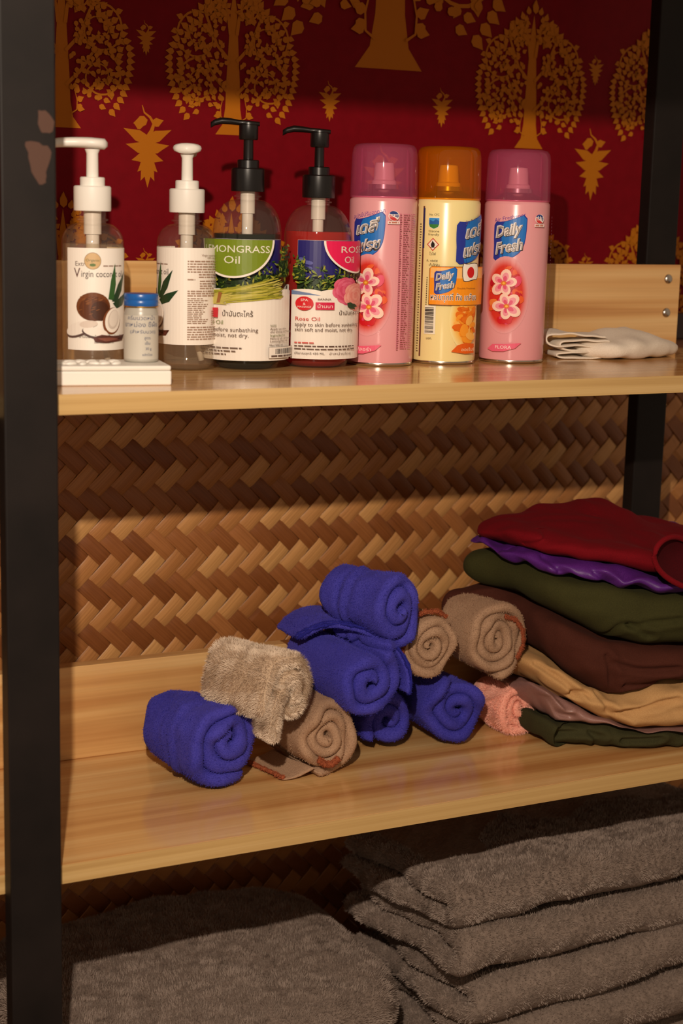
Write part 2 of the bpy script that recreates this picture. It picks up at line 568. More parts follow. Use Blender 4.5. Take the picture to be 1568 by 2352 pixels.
# ---------------------------------------------------------------- the rack
rack = empty('shelf_rack', (0, 0, 0), 0, 'black steel rack with pale wooden shelves standing against the wall', 'shelf rack')
def board(name, ztop, x0=XL, x1=XR, yf=YF):
    b = box(name, x0, x1, yf + .0008, YB + .018, ztop - TH, ztop, M_WOOD, rack, bev=.0008, seg=1)
    box('edge_band', x0, x1, yf, yf + .0008, ztop - TH, ztop, M_EDGE, b)
    return b
def backboard(ztop, h=.1055):
    b = box('backboard', XL, XR - .026, YB, YB + .018, ztop, ztop + h, M_WOOD, rack, bev=.0008, seg=1)
    for (x, dz) in ((1.290, .088), (1.290, .046)):
        V, F = lathe([(0, .0032), (.0025, .0031), (.0045, .0022), (.0058, .0008), (.006, 0)], 20)
        bo = mk('bolt', V, F, M_BOLT, b); bo.matrix_world = Matrix.Translation((x, YB, ztop + dz)) @ Matrix.Rotation(PI / 2, 4, 'X')
    return b
Z3 = 1.720
for z in (Z1, Z2, Z3, Z0): board('shelf_board', z)
for z in (Z1, Z2, Z3): backboard(z)
def post(x0, x1, y0, y1):
    return box('post', x0, x1, y0, y1, 0, 2.0, M_BLACK, rack, bev=.0015)
pl = post(.3650, .4121, YF - .022, YF - .001)
post(.3650, .4121, YB + .0185, YB + .0395)
post(1.2684, 1.3145, YB + .0185, YB + .0395)
post(XR - .047, XR, YF - .022, YF - .001)
for y0 in (YF - .022, YB + .0185): post(XL, XL + .047, y0, y0 + .021)
rail = box('side_rail', .3660, .3860, YF + .002, YB + .018, Z1 - TH - .03, Z1 - TH - .0005, M_BLACK, rack)
# patches where the paint has come off the front post
def chip(pts, name='paint_chip'):
    P = chaikin(pts, 1); P = P + rng.normal(scale=.0006, size=P.shape); n = len(P); c = P.mean(0); yy = YF - .0224
    V = [(c[0], yy - .0001, c[1])] + [(p[0], yy, p[1]) for p in P]
    F = [(0, 1 + i, 1 + (i + 1) % n) for i in range(n)]
    mk(name, V, F, M_RUST, pl, smooth=False)
chip([(.3836, 1.343), (.3925, 1.346), (.399, 1.342), (.406, 1.341), (.4085, 1.334), (.406, 1.325), (.403, 1.318), (.4045, 1.312), (.399, 1.309), (.394, 1.313), (.390, 1.322), (.3885, 1.334)])
chip([(.396, 1.368), (.401, 1.371), (.4075, 1.366), (.4105, 1.360), (.4085, 1.352), (.402, 1.351), (.397, 1.356)])

# ---------------------------------------------------------------- printing on cylinders
_textcache = {}
def text_geo(s, shear=0.0, offset=0.0):
    key = (s, shear, offset)
    if key not in _textcache:
        c = bpy.data.curves.new('t', 'FONT'); c.body = s; c.resolution_u = 2; c.shear = shear; c.offset = offset
        o = bpy.data.objects.new('t', c)
        m = bpy.data.meshes.new_from_object(o)
        V = np.array([v.co[:2] for v in m.vertices]) if len(m.vertices) else np.zeros((0, 2))
        F = [tuple(p.vertices) for p in m.polygons]
        bpy.data.objects.remove(o); bpy.data.curves.remove(c); bpy.data.meshes.remove(m)
        _textcache[key] = (V, F)
    return _textcache[key]

class Print:
    """flat coloured shapes (x across, z up, metres) laid on a cylinder of radius r, or on a plane"""
    def __init__(s): s.items = []; s.n = 0
    def poly(s, pts, col):
        s.n += 1
        s.items.append((np.array(pts, float), [tuple(range(len(pts)))], col, s.n))
    def rect(s, x0, x1, z0, z1, col): s.poly([(x0, z0), (x1, z0), (x1, z1), (x0, z1)], col)
    def ell(s, x, z, rx, rz, col, n=22, rot=0, a0=0, a1=2 * PI):
        ca, sa = math.cos(rot), math.sin(rot)
        s.poly([(x + ca * rx * math.cos(t) - sa * rz * math.sin(t), z + sa * rx * math.cos(t) + ca * rz * math.sin(t)) for t in np.linspace(a0, a1, n, endpoint=False)], col)
    def text(s, t, x, z, size, col, width=None, shear=0, rot=0, offset=0, align='L', hx=1.0):
        V, F = text_geo(t, shear, offset)
        if not len(V): return
        V = V.copy(); w0 = V[:, 0].max()
        sx = size * hx if width is None else width / w0
        V = V * (sx, size)
        if align == 'C': V[:, 0] -= w0 * sx / 2
        if align == 'R': V[:, 0] -= w0 * sx
        if rot:
            ca, sa = math.cos(rot), math.sin(rot); V = np.stack([V[:, 0] * ca - V[:, 1] * sa, V[:, 0] * sa + V[:, 1] * ca], 1)
        s.n += 1
        s.items.append((V + (x, z), F, col, s.n))
    def lines(s, x0, x1, z, n, dz, h, col, g, minf=.55, ragged=True):
        """rows of small text-like words"""
        for k in range(n):
            x = x0; xe = x0 + (x1 - x0) * (g.uniform(minf, 1) if ragged else 1)
            while x < xe:
                wl = g.uniform(.0015, .006); s.items.append((np.array([(x, z), (min(x + wl, xe), z), (min(x + wl, xe), z + h), (x, z + h)]), [(0, 1, 2, 3)], col, s.n + 1)); x += wl + .0008
            z -= dz
        s.n += 1
    def build(s, name, parent, r=None, eps=.00003, base=.0002, step=.004, clipx=None, mat=None):
        bm = bmesh.new(); lay = bm.verts.layers.float_color.new('Col')
        for V, F, col, k in s.items:
            vs = [bm.verts.new((p[0], k, p[1])) for p in V]
            for v in vs: v[lay] = col
            for f in F:
                try: bm.faces.new([vs[i] for i in f])
                except ValueError: pass
        bmesh.ops.triangulate(bm, faces=[f for f in bm.faces if len(f.verts) > 4])
        if clipx:
            for sx, nx in ((clipx[0], -1), (clipx[1], 1)):
                bmesh.ops.bisect_plane(bm, geom=bm.verts[:] + bm.edges[:] + bm.faces[:], plane_co=(sx, 0, 0), plane_no=(nx, 0, 0), clear_outer=True)
        if r:
            xs = [v.co.x for v in bm.verts]
            for x in np.arange(math.floor(min(xs) / step) * step, max(xs), step):
                bmesh.ops.bisect_plane(bm, geom=bm.verts[:] + bm.edges[:] + bm.faces[:], plane_co=(x, 0, 0), plane_no=(1, 0, 0))
            for v in bm.verts:
                R = r + base + eps * v.co.y; th = v.co.x / r
                v.co = (R * math.sin(th), -R * math.cos(th), v.co.z)
        else:
            for v in bm.verts: v.co.y = -base - eps * v.co.y
        return mk_bm(name, bm, mat or M_PRINT, parent)

def arc_label(name, r, x0, x1, z0, z1, mat, parent, off=.00015, n=28):
    """curved paper label with thickness"""
    V, F = [], []
    for k, x in enumerate(np.linspace(x0, x1, n)):
        for (R, z) in ((r + .00002, z0), (r + off, z0), (r + off, z1), (r + .00002, z1)):
            th = x / r; V.append((R * math.sin(th), -R * math.cos(th), z))
    for k in range(n - 1):
        for j in range(4):
            a, b = k * 4 + j, k * 4 + (j + 1) % 4; F.append((a, b, b + 4, a + 4))
    F += [(0, 1, 2, 3), tuple((n - 1) * 4 + j for j in (3, 2, 1, 0))]
    return mk(name, V, F, mat, parent, smooth=False)

def face_cam(x, y): return -math.atan2(x, y)

# ---------------------------------------------------------------- pump bottles
def pump(parent, mat, zc, rc, rring, rstem, rhead, kind, zdip, heading, hs=1.0):
    """collar, ring, stem and head of a lotion pump; zc = collar bottom"""
    cz1 = zc + .0235 * hs
    prof = [(rc * .98, zc), (rc, zc + .001), (rc, cz1 - .0012), (rc - .0012, cz1), (rring + .001, cz1)]
    seg = 60; V, F = [], []
    lathe_obj('collar', prof, mat, parent, seg)
    zr = cz1 + .0082 * hs
    lathe_obj('collar_ring', [(rring, cz1 - .001), (rring, zr - .0008), (rring - .0008, zr), (rstem, zr)], mat, parent, 36)
    zs = zr + .026 * hs
    lathe_obj('stem', [(rstem * .92, zr - .001), (rstem, zr + .001), (rstem * .96, zs - .004), (rstem * 1.25, zs)], mat, parent, 28)
    lathe_obj('dip_tube', [(rstem * 1.45, zc - .022), (rstem * 1.45, zc + .002)], M_TUBE, parent, 24)
    lathe_obj('dip_tube', [(rstem * .9, zc - .05), (rstem * 1.1, zc - .046), (rstem * 1.1, zc - .0222)], M_TUBE, parent, 24)
    V, F = tube([(0, 0, zc - .045), (.002, 0, zc - .09), (.008, .004, zdip + .03), (.016, .006, zdip)], rstem * .55, 10)
    mk('dip_tube', V, F, M_TUBE, parent)
    ch, sh = math.cos(heading), math.sin(heading)
    if kind == 'dome':       # rounded duck-bill head
        V, F = [], []
        n, s = 22, 16
        for i in range(n):
            t = i / (n - 1); x = -.0145 + t * .068
            if t < .42: wd = .0145 * math.sqrt(max(.0, 1 - ((t - .21) / .215) ** 2)) if t < .21 else .0145 - .004 * ((t - .21) / .21) ** 1.4
            else: wd = .0105 - .0045 * (t - .42) / .58
            hh = .0052 - .0018 * max(0, t - .25)
            if i in (0, n - 1): wd *= .35; hh *= .4
            zc_ = zs + .0048 + .0012 * math.sin(PI * min(1, t * 1.3)) - .0035 * max(0, t - .7) / .3
            for k in range(s):
                a = 2 * PI * k / s
                y = wd * math.copysign(abs(math.cos(a)) ** .8, math.cos(a)); z = hh * math.copysign(abs(math.sin(a)) ** .8, math.sin(a))
                V.append((x * ch - y * sh, x * sh + y * ch, zc_ + z))
        for i in range(n - 1):
            for k in range(s):
                k2 = (k + 1) % s; F.append((i * s + k, i * s + k2, (i + 1) * s + k2, (i + 1) * s + k))
        F += [tuple(range(s)), tuple((n - 1) * s + k for k in range(s))[::-1]]
        mk('pump_head', V, F, mat, parent)
    else:                    # block head with a thin curved spout
        h = lathe_obj('pump_head', [(rhead * .92, zs - .006), (rhead, zs - .005), (rhead, zs + .0085), (rhead * 1.06, zs + .009), (rhead * 1.06, zs + .0108), (0, zs + .0114)], mat, parent, 36)
        V, F = [], []
        pts = [(-.0112, .0098, .0065, .0022), (0, .0105, .009, .0026), (.010, .0108, .0085, .0028), (.018, .0118, .006, .0032), (.027, .0122, .005, .0034), (.034, .0105, .0042, .0032), (.0385, .0078, .0036, .0030)]
        s = 12
        for (x, z, wd, hh) in pts:
            for k in range(s):
                a = 2 * PI * k / s
                y = wd * math.copysign(abs(math.cos(a)) ** .7, math.cos(a)); zz = hh * math.copysign(abs(math.sin(a)) ** .7, math.sin(a))
                V.append((x * ch - y * sh, x * sh + y * ch, zs + z + zz))
        for i in range(len(pts) - 1):
            for k in range(s):
                k2 = (k + 1) % s; F.append((i * s + k, i * s + k2, (i + 1) * s + k2, (i + 1) * s + k))
        F += [tuple(range(s)), tuple((len(pts) - 1) * s + k for k in range(s))[::-1]]
        mk('spout', V, F, mat, h)

M_TUBE = pbr('milky_tube_plastic', srgb(222, 212, 200), .35)
M_WATER = clear_mat('clear_oil', (.98, .95, .88, 1), haze=.10, hazecol=(1.0, .84, .62, 1))
M_GREENL = clear_mat('dark_green_oil', (.02, .06, .03, 1), haze=.35, hazecol=(.012, .035, .014, 1))
M_REDL = clear_mat('red_oil', (.85, .05, .03, 1), haze=.62, hazecol=(.80, .014, .008, 1))

def shoulder(R, z0, z1, rn, n=9, p=2.0):
    return [(rn + (R - rn) * math.cos(t) ** (2 / p), z0 + (z1 - z0) * math.sin(t) ** (2 / p)) for t in np.linspace(0, PI / 2, n)]

def bottle(name, x, y, z, R, zsh0, zsh1, rn, zneck, level, liq, label, group=None, rz=None):
    e = empty(name, (x, y, z), face_cam(x, y) if rz is None else rz, label, 'bottle', group)
    prof = [(R * .80, 0), (R * .93, .0012), (R, .006), (R, zsh0)] + shoulder(R, zsh0, zsh1, rn)[1:] + [(rn, zneck), (rn * 1.18, zneck + .0005), (rn * 1.18, zneck + .002), (rn, zneck + .0025), (rn, zneck + .009)]
    lathe_obj('bottle_body', prof, M_CLEAR, e, 64)
    # liquid follows the inside of the body up to its level
    ri = .0012; q = [(R * .80 - ri, .0016), (R - ri * 1.2, .007), (R - ri, zsh0 - .001)]
    if level > zsh0:
        for (r_, z_) in shoulder(R, zsh0, zsh1, rn)[1:]:
            if z_ < level: q.append((r_ - ri, z_))
        rl = np.interp(level, [zz for _, zz in shoulder(R, zsh0, zsh1, rn)], [rr for rr, _ in shoulder(R, zsh0, zsh1, rn)]) - ri
        q.append((rl, level))
    else: q = q[:2] + [(R - ri, level)]
    q.append((0, level + .0001))
    lathe_obj('liquid', q, liq, e, 64)
    return e

INK = srgb(70, 52, 44); INK2 = srgb(96, 74, 66)
def coconut_print(p, x, z):
    """coconut with half, white flesh and leaves printed on the label"""
    G1, G2 = srgb(52, 92, 44), srgb(30, 60, 34)
    for (pts, c) in (([(0, .004), (.003, .022), (.008, .038), (.009, .018), (.006, .003)], G1), ([(.004, .002), (.012, .018), (.024, .030), (.018, .012), (.010, .001)], G2), ([(.005, 0), (.016, .006), (.030, .010), (.020, -.002), (.010, -.005)], G2)):
        p.poly([(x + .009 + a, z + .003 + b) for a, b in pts], c)
    p.ell(x - .0055, z, .0165, .0135, srgb(112, 62, 30), 26)
    p.ell(x - .0045, z - .002, .0150, .0115, srgb(92, 48, 24), 24)
    p.ell(x + .001, z - .004, .009, .0095, srgb(70, 36, 20), 20, rot=.4)
    for k in range(22): p.ell(x - .0055 + rnd.uniform(-.012, .008), z + rnd.uniform(-.008, .010), .0022, .0004, srgb(134, 80, 42), 6, rot=.3)
    p.ell(x + .0130, z - .0135, .0098, .0130, srgb(120, 66, 36), 24, rot=-.25)
    p.ell(x + .0140, z - .0128, .0085, .0120, srgb(238, 228, 216), 24, rot=-.25)
    p.ell(x + .0142, z - .0122, .0060, .0095, srgb(206, 192, 180), 22, rot=-.25)
    p.ell(x + .0146, z - .0112, .0050, .0080, srgb(226, 214, 202), 22, rot=-.25)
    # slices of flesh lying in front
    p.ell(x - .020, z - .0225, .014, .0062, srgb(92, 70, 66), 20, rot=.35); p.ell(x - .0205, z - .0210, .0132, .0058, srgb(232, 222, 212), 20, rot=.35)
    p.ell(x - .004, z - .0255, .0125, .0050, srgb(84, 62, 60), 20, rot=-.25); p.ell(x - .0035, z - .0240, .0118, .0044, srgb(236, 226, 216), 20, rot=-.2)
    p.ell(x - .010, z - .0165, .0085, .0034, srgb(216, 200, 188), 18, rot=.1)
    p.poly([(x - .006, z - .029), (x + .002, z - .0265), (x + .016, z - .028), (x + .030, z - .0270), (x + .018, z - .0305), (x + .026, z - .0325), (x + .006, z - .0345), (x - .004, z - .0335)], srgb(92, 46, 38))
    p.poly([(x - .002, z - .0300), (x + .010, z - .0290), (x + .020, z - .0310), (x + .006, z - .0330)], srgb(132, 80, 66))

def label_white(e, R, mode, INK=INK, INK2=INK2):
    """front (coconut) or turned (back text) of the same wrap-around label; zero of x faces the camera"""
    z0, z1 = .0265, .1230
    p = Print(); g = random.Random(5)
    if mode == 'front':
        x0, x1 = -.0270, .0800; ox = 0
    else:
        x0, x1 = -.082, .060; ox = -.0530
    lb = arc_label('label', R, x0, x1, z0, z1, M_PAPER, e, n=44)
    p.text('Extra', ox - .0175, .1062, .0062, INK2)
    p.ell(ox + .0000, .1110, .0080, .0080, srgb(120, 92, 60), 26); p.ell(ox + .0000, .1110, .0076, .0076, srgb(206, 172, 124), 26)
    p.text('Organic', ox, .1105, .0036, srgb(60, 82, 40), width=.0132, align='C'); p.ell(ox, .1073, .0030, .0015, srgb(86, 112, 52), 10)
    p.lines(ox + .0100, ox + .034, .1058, 1, .003, .0012, srgb(150, 122, 108), g, .95)
    p.text('V', ox - .0185, .0955, .0128, srgb(88, 44, 40), hx=.86)
    p.text('irgin coconut oil', ox - .0112, .0960, .0088, INK, hx=.78)
    coconut_print(p, ox + .0060, .0680)
    p.text('น้ำมันมะพร้าวสกัดเย็นบริสุทธิ์', ox - .0130, .0385, .0034, INK, width=.042)
    p.text('ปริมาณสุทธิ 250 ml', ox + .0010, .0335, .0030, INK, width=.0190)
    if mode == 'back':
        x = .0010; INK2 = srgb(168, 138, 120); INK = srgb(140, 108, 92)
        p.text('Virgin coconut oil', x + .014, .1150, .0030, INK); p.text('100% natural', x + .020, .1125, .0028, INK)
        p.lines(x, x + .040, .1095, 5, .0026, .0011, INK2, g, .85)
        p.lines(x + .011, x + .040, .0965, 2, .0026, .0011, INK2, g, .6)
        p.lines(x, x + .008, .0915, 1, .0026, .0011, INK2, g, .9)
        p.lines(x + .012, x + .040, .0900, 4, .0024, .0010, INK2, g, .5)
        p.lines(x, x + .040, .0800, 3, .0023, .0010, INK2, g, .7)
        p.lines(x, x + .022, .0728, 14, .0019, .0007, INK2, g, .45)
        p.lines(x + .026, x + .040, .0600, 8, .0019, .0007, INK2, g, .45)
        p.lines(x, x + .040, .0440, 6, .0024, .0010, INK2, g, .75)
    p.build('label_print', lb, R, clipx=(x0 + .0002, x1 - .0002))
    return lb

GRP_OIL = None
R1 = .0300
# bottle at the post
b1 = bottle('pump_bottle', .5002, 1.5200, Z1, R1, .126, .146, .0130, .148, .1265, M_WATER, 'clear pump bottle labelled with a coconut, beside the black post behind the white case')
label_white(b1, R1, 'front')
pump(b1, M_WHITEP, .1575, .0178, .0118, .0058, .0, 'dome', .008, PI + .10)
b2 = bottle('pump_bottle', .6119, 1.5580, Z1, R1, .126, .146, .0130, .148, .112, M_WATER, 'clear pump bottle turned to its text panel, next to the lemongrass oil')
label_white(b2, R1, 'back')
pump(b2, M_WHITEP, .1575, .0178, .0118, .0058, .0, 'dome', .008, 1.50)

def palms(p, x0, x1, zb, zt, g, n=150):
    """bushy palm grove"""
    cols = [srgb(34, 58, 24), srgb(58, 86, 30), srgb(86, 112, 38), srgb(24, 40, 22), srgb(126, 138, 44), srgb(164, 160, 52)]
    p.rect(x0, x1, zb, zb + (zt - zb) * .55, srgb(36, 54, 24))
    for k in range(n):
        x = g.uniform(x0, x1); z = zb + (zt - zb) * g.random() ** 1.1
        a = g.uniform(0, 2 * PI); ln = g.uniform(.003, .0075)
        p.poly([(min(max(q[0], x0), x1), q[1]) for q in leaf2(x, z, a, ln, ln * .32)], g.choice(cols))

def oil_label(e, R, kind):
    z0, z1 = .0108, .1325
    g = random.Random(11 if kind == 'lem' else 12)
    p = Print()
    WH = srgb(238, 230, 220)
    if kind == 'lem':
        x0, x1 = -.062, .0470; cx = -.0115; ccol = srgb(116, 136, 24)
    else:
        x0, x1 = -.0215, .080; cx = .0400; ccol = srgb(226, 24, 84)
    lb = arc_label('label', R, x0, x1, z0, z1, M_PAPER, e, n=44)
    SKY = srgb(44, 38, 112)
    zs = .0800                                # horizon of the printed beach
    p.rect(x0, x1, zs, z1 - .0002, SKY)
    if kind == 'rose':
        for k in range(8): p.ell(-.012 + g.uniform(-.008, .010), .108 + g.uniform(-.006, .006), .0035, .0018, srgb(96, 98, 168), 12)
    palms(p, x0, x1, zs, .112 if kind == 'lem' else .1045, g, 260)
    if kind == 'lem': palms(p, .030, x1, .095, .126, g, 80)
    else: palms(p, x0, -.010, .092, .116, g, 50)
    for k in range(4): p.ell(x0 + (k + .5) * (x1 - x0) / 4, zs - .001, (x1 - x0) / 7, .004, WH, 18)
    p.rect(x0, x1, z0, zs, WH)
    if kind == 'rose': p.poly([(x0, zs - .003), (x0, zs + .0015), (-.006, zs - .001), (.004, zs - .0035)], srgb(112, 132, 170))
    # round badge
    rb = .0325 if kind == 'lem' else .0330
    seg = np.linspace(PI, 2 * PI, 40)
    for (r_, c) in ((rb + .0018, WH), (rb, ccol)):
        p.poly([(cx + r_ * math.cos(t), z1 - .0002 + r_ * (1.12 if kind == 'lem' else .95) * math.sin(t)) for t in seg], c)
    SIL = srgb(226, 224, 206)
    if kind == 'lem':
        p.text('LEMONGRASS', cx - .0290, .1195, .0100, SIL, width=.0590)
        p.text('Oil', cx - .0075, .1085, .0108, SIL, hx=1.05)
        # bundle of lemongrass
        for k in range(70):
            t = g.uniform(-1, 1)
            xa, za = -.020 + g.uniform(-.012, .008), .0745 + g.uniform(-.006, .007)
            xb, zb_ = .026 + g.uniform(-.012, .006), .0835 + t * .0105
            p.poly([(xa, za), (xb, zb_), (xb + .001, zb_ + .0012), (xa, za + .0012)], g.choice([srgb(150, 148, 40), srgb(118, 118, 30), srgb(178, 170, 60), srgb(196, 184, 92)]))
        for k in range(26):
            xa = -.026 + g.uniform(-.004, .02); p.poly([(xa, .0735 + g.uniform(-.008, .006)), (xa - .018, .0690 + g.uniform(-.004, .008)), (xa - .018, .0705 + g.uniform(-.004, .008))], srgb(190, 178, 90))
        p.poly([(-.0235, .0685), (-.0205, .0690), (-.0185, .0790), (-.0215, .0800)], srgb(150, 96, 50))
        p.text('น้ำมันตะไคร้', -.0185, .0560, .0072, INK, width=.0235)
        p.text('Lemongrass Oil', -.0175, .0475, .0058, srgb(112, 128, 60), align='R', hx=.9)
        p.text('apply to skin before sunbathing', .0090, .0405, .0058, INK2, align='R', hx=.84)
        p.text('skin soft and moist, not dry.', .0020, .0350, .0058, INK2, align='R', hx=.84)
        p.text('วิธีใช้', .0185, .0455, .0030, srgb(96, 104, 60))
        p.text('Apply on skin', .0185, .0425, .0030, INK2); p.text('after bathing and massage', .0185, .0395, .0030, INK2, width=.024)
        p.text('Ingredients', .0185, .0358, .0034, srgb(96, 110, 50)); p.text('Mineral oil, perfume', .0185, .0327, .0030, INK2, width=.022); p.text('Lemongrass oil', .0185, .0300, .0030, INK2)
        p.text('Net 500 ml', .0180, .0262, .0028, INK2)
        p.rect(.0175, .0465, .0135, .0250, srgb(110, 96, 90)); p.rect(.0178, .0462, .0138, .0247, WH)
        x = .0235
        while x < .0435:
            wl = g.choice((.0003, .0006, .0009)); p.rect(x, x + wl, .0178, .0232, srgb(40, 30, 30)); x += wl + g.choice((.0004, .0007))
        p.lines(.0195, .0440, .0148, 1, .003, .0018, INK2, g, .98)
        p.lines(-.045, -.002, .0235, 2, .0032, .0010, INK2, g, .85); p.lines(-.045, -.010, .0170, 1, .0032, .0010, INK2, g, .85)
        p.poly([(-.030, .054), (-.0215, .0540), (-.0212, .0640), (-.030, .0635)], srgb(196, 40, 52))
    else:
        p.text('ROSE', cx - .0205, .1205, .0094, SIL, width=.0300); p.text('Oil', cx - .0165, .1100, .0098, SIL)
        # two printed roses
        for (rx, rz, base, lt) in ((.0270, .0815, (206, 70, 104), (228, 110, 140)), (.0370, .0755, (226, 134, 126), (240, 172, 160))):
            for k in range(44):
                t = k / 44; a = k * 2.399; d = .0105 * (1 - t) ** .6
                c = [int(base[i] + (lt[i] - base[i]) * ((k * 7) % 10) / 10) for i in range(3)]
                p.ell(rx + d * math.cos(a), rz + d * 1.05 * math.sin(a), .0058 * (1.05 - .6 * t), .0042 * (1.05 - .6 * t), srgb(*c), 12, rot=a + 1.57)
        p.poly(leaf2(.026, .0690, -.6, .012, .006), srgb(44, 66, 40)); p.poly(leaf2(.030, .0670, -.2, .009, .004), srgb(36, 58, 36))
        p.ell(-.0092, .0683, .0072, .0072, srgb(206, 26, 36), 26)
        p.text('SPA', -.0092, .0706, .0036, WH, align='C'); p.text('&', -.0092, .0668, .0034, WH, align='C'); p.text('MASSAGE', -.0092, .0640, .0026, WH, align='C', width=.0108)
        p.text('BANNA', .0010, .0720, .0030, INK, width=.0105)
        p.rect(-.0005, .0142, .0622, .0698, srgb(206, 30, 72)); p.text('บ้านนา', .0008, .0640, .0050, WH, width=.0120)
        p.text('น้ำมันกุหลาบ', .0180, .0570, .0058, INK, width=.0240)
        p.text('Rose Oil', -.0165, .0508, .0056, srgb(206, 40, 40))
        p.text('apply to skin before sunbathing', -.0165, .0450, .0055, INK2, width=.0560); p.text('skin soft and moist, not dry.', -.0165, .0398, .0055, INK2, width=.0490)
        p.lines(-.0165, -.0005, .0272, 1, .003, .0014, srgb(206, 96, 90), g, .98)
        p.lines(-.0165, .036, .0240, 2, .0030, .0011, INK2, g, .9)
        p.text('ปริมาณสุทธิ 450 ML.', -.0165, .0160, .0032, INK, width=.0240); p.text('จำหน่ายโดย', .0105, .0160, .0030, INK2, width=.020)
    p.build('label_print', lb, R, clipx=(x0 + .0002, x1 - .0002))
R2 = .0352
bl = bottle('pump_bottle', .6772, 1.5550, Z1, R2, .138, .172, .0120, .174, .1375, M_GREENL, 'pump bottle of dark green lemongrass oil with a black pump')
oil_label(bl, R2, 'lem'); pump(bl, M_BLACKP, .1800, .0172, .0112, .0052, .0098, 'block', .008, PI - .02 + .0)
br = bottle('pump_bottle', .7578, 1.5550, Z1, R2, .135, .168, .0120, .170, .1410, M_REDL, 'pump bottle of red rose oil with a black pump')
oil_label(br, R2, 'rose'); pump(br, M_BLACKP, .1755, .0172, .0112, .0052, .0098, 'block', .008, PI - .02)
arc_label('back_label', R2, -.050, -.034, .032, .086, M_PAPER, br)

# small jar with a blue lid, standing on the white case
def jar():
    x, y, z = .5279, 1.4600, Z1 + .0185
    e = empty('jar', (x, y, z), face_cam(x, y), 'small frosted jar with a blue metal lid standing on the white case', 'jar')
    R = .0162
    lathe_obj('jar_body', [(R * .9, 0), (R, .0015), (R, .045), (R * .96, .048), (R * .90, .0505), (R * .90, .058)], pbr('frosted_jar', srgb(176, 172, 162), .3), e, 40)
    l = lathe_obj('jar_lid', [(R * .98, .0525), (R * 1.0, .0530), (R * 1.0, .0575), (R * .975, .0582), (R * 1.0, .0590), (R * 1.0, .0630), (R * .97, .0640), (0, .0642)], pbr('blue_lid', srgb(24, 92, 170), .3), e, 40)
    lathe_obj('lid_rim', [(R * 1.01, .0515), (R * 1.01, .0526)], pbr('brass_rim', srgb(190, 150, 70), .3, metal=1), l, 40)
    lb = arc_label('label', R, -.024, .024, .003, .0440, pbr('jar_paper', srgb(196, 190, 178), .5), e)
    p = Print(); B = srgb(60, 72, 110)
    p.text('ครีมนวดหน้า', 0, .0400, .0052, B, align='C', width=.028); p.text('ยาหม่อง ขี้ผึ้ง', 0, .0335, .0060, B, align='C', width=.036)
    p.text('(สำหรับนวด)', .002, .0275, .0044, B, align='C', width=.026); p.text('สูตร', .006, .0220, .0038, B, align='C'); p.text('เย็น', .006, .0170, .0038, B, align='C'); p.text('30 g', .007, .0120, .0036, B, align='C'); p.text('ผลิตโดย', .006, .0065, .0030, B, align='C')
    p.build('label_print', lb, R)
jar()

# white plastic case at the shelf's front edge
def case():
    e = empty('plastic_case', (.5420, 1.4155, Z1), 0, 'flat white plastic case at the front edge of the upper shelf', 'case')
    x0, x1, y0, y1 = -.135, 0, 0, .062
    e.rotation_euler = (0, 0, -.17)
    mk_bm('case_body', box_bm(x0, x1, y0, y1, 0, .0135, .0015), M_WHITEP, e)
    mk_bm('case_lid', box_bm(x0 + .0004, x1 - .0004, y0 + .0004, y1 - .0004, .0137, .0183, .0016), M_WHITEP, e)
    g = random.Random(4)
    for k in range(12):
        cx, cy = x0 + .034 + (k % 6) * .0105, y0 + .018 + (k // 6) * .015 + g.uniform(-.002, .002)
        V, F = lathe([(.0062, .0181), (.0058, .0196), (.0040, .0207), (0, .0211)], 10)
        a = g.uniform(0, 3)
        V = [(cx + (v[0] * math.cos(a) * 1.1 - v[1] * math.sin(a) * .6), cy + (v[0] * math.sin(a) * 1.1 + v[1] * math.cos(a) * .6), v[2]) for v in V]
        mk('lid_boss', V, F, M_WHITEP, e)
case()

# ---------------------------------------------------------------- air freshener cans
M_CAPP = clear_mat('translucent_pink_cap', (.90, .62, .74, 1), haze=.32, hazecol=srgb(236, 120, 164))
M_CAPO = clear_mat('translucent_orange_cap', (.95, .62, .12, 1), haze=.30, hazecol=srgb(240, 146, 10))
M_PINK = pbr('pink_can_paint', srgb(228, 158, 164), .25, spec=.5)
M_CREAM = pbr('cream_can_paint', srgb(244, 226, 160), .25, spec=.5)
M_NOZZ = pbr('nozzle_plastic', srgb(238, 210, 196), .4)

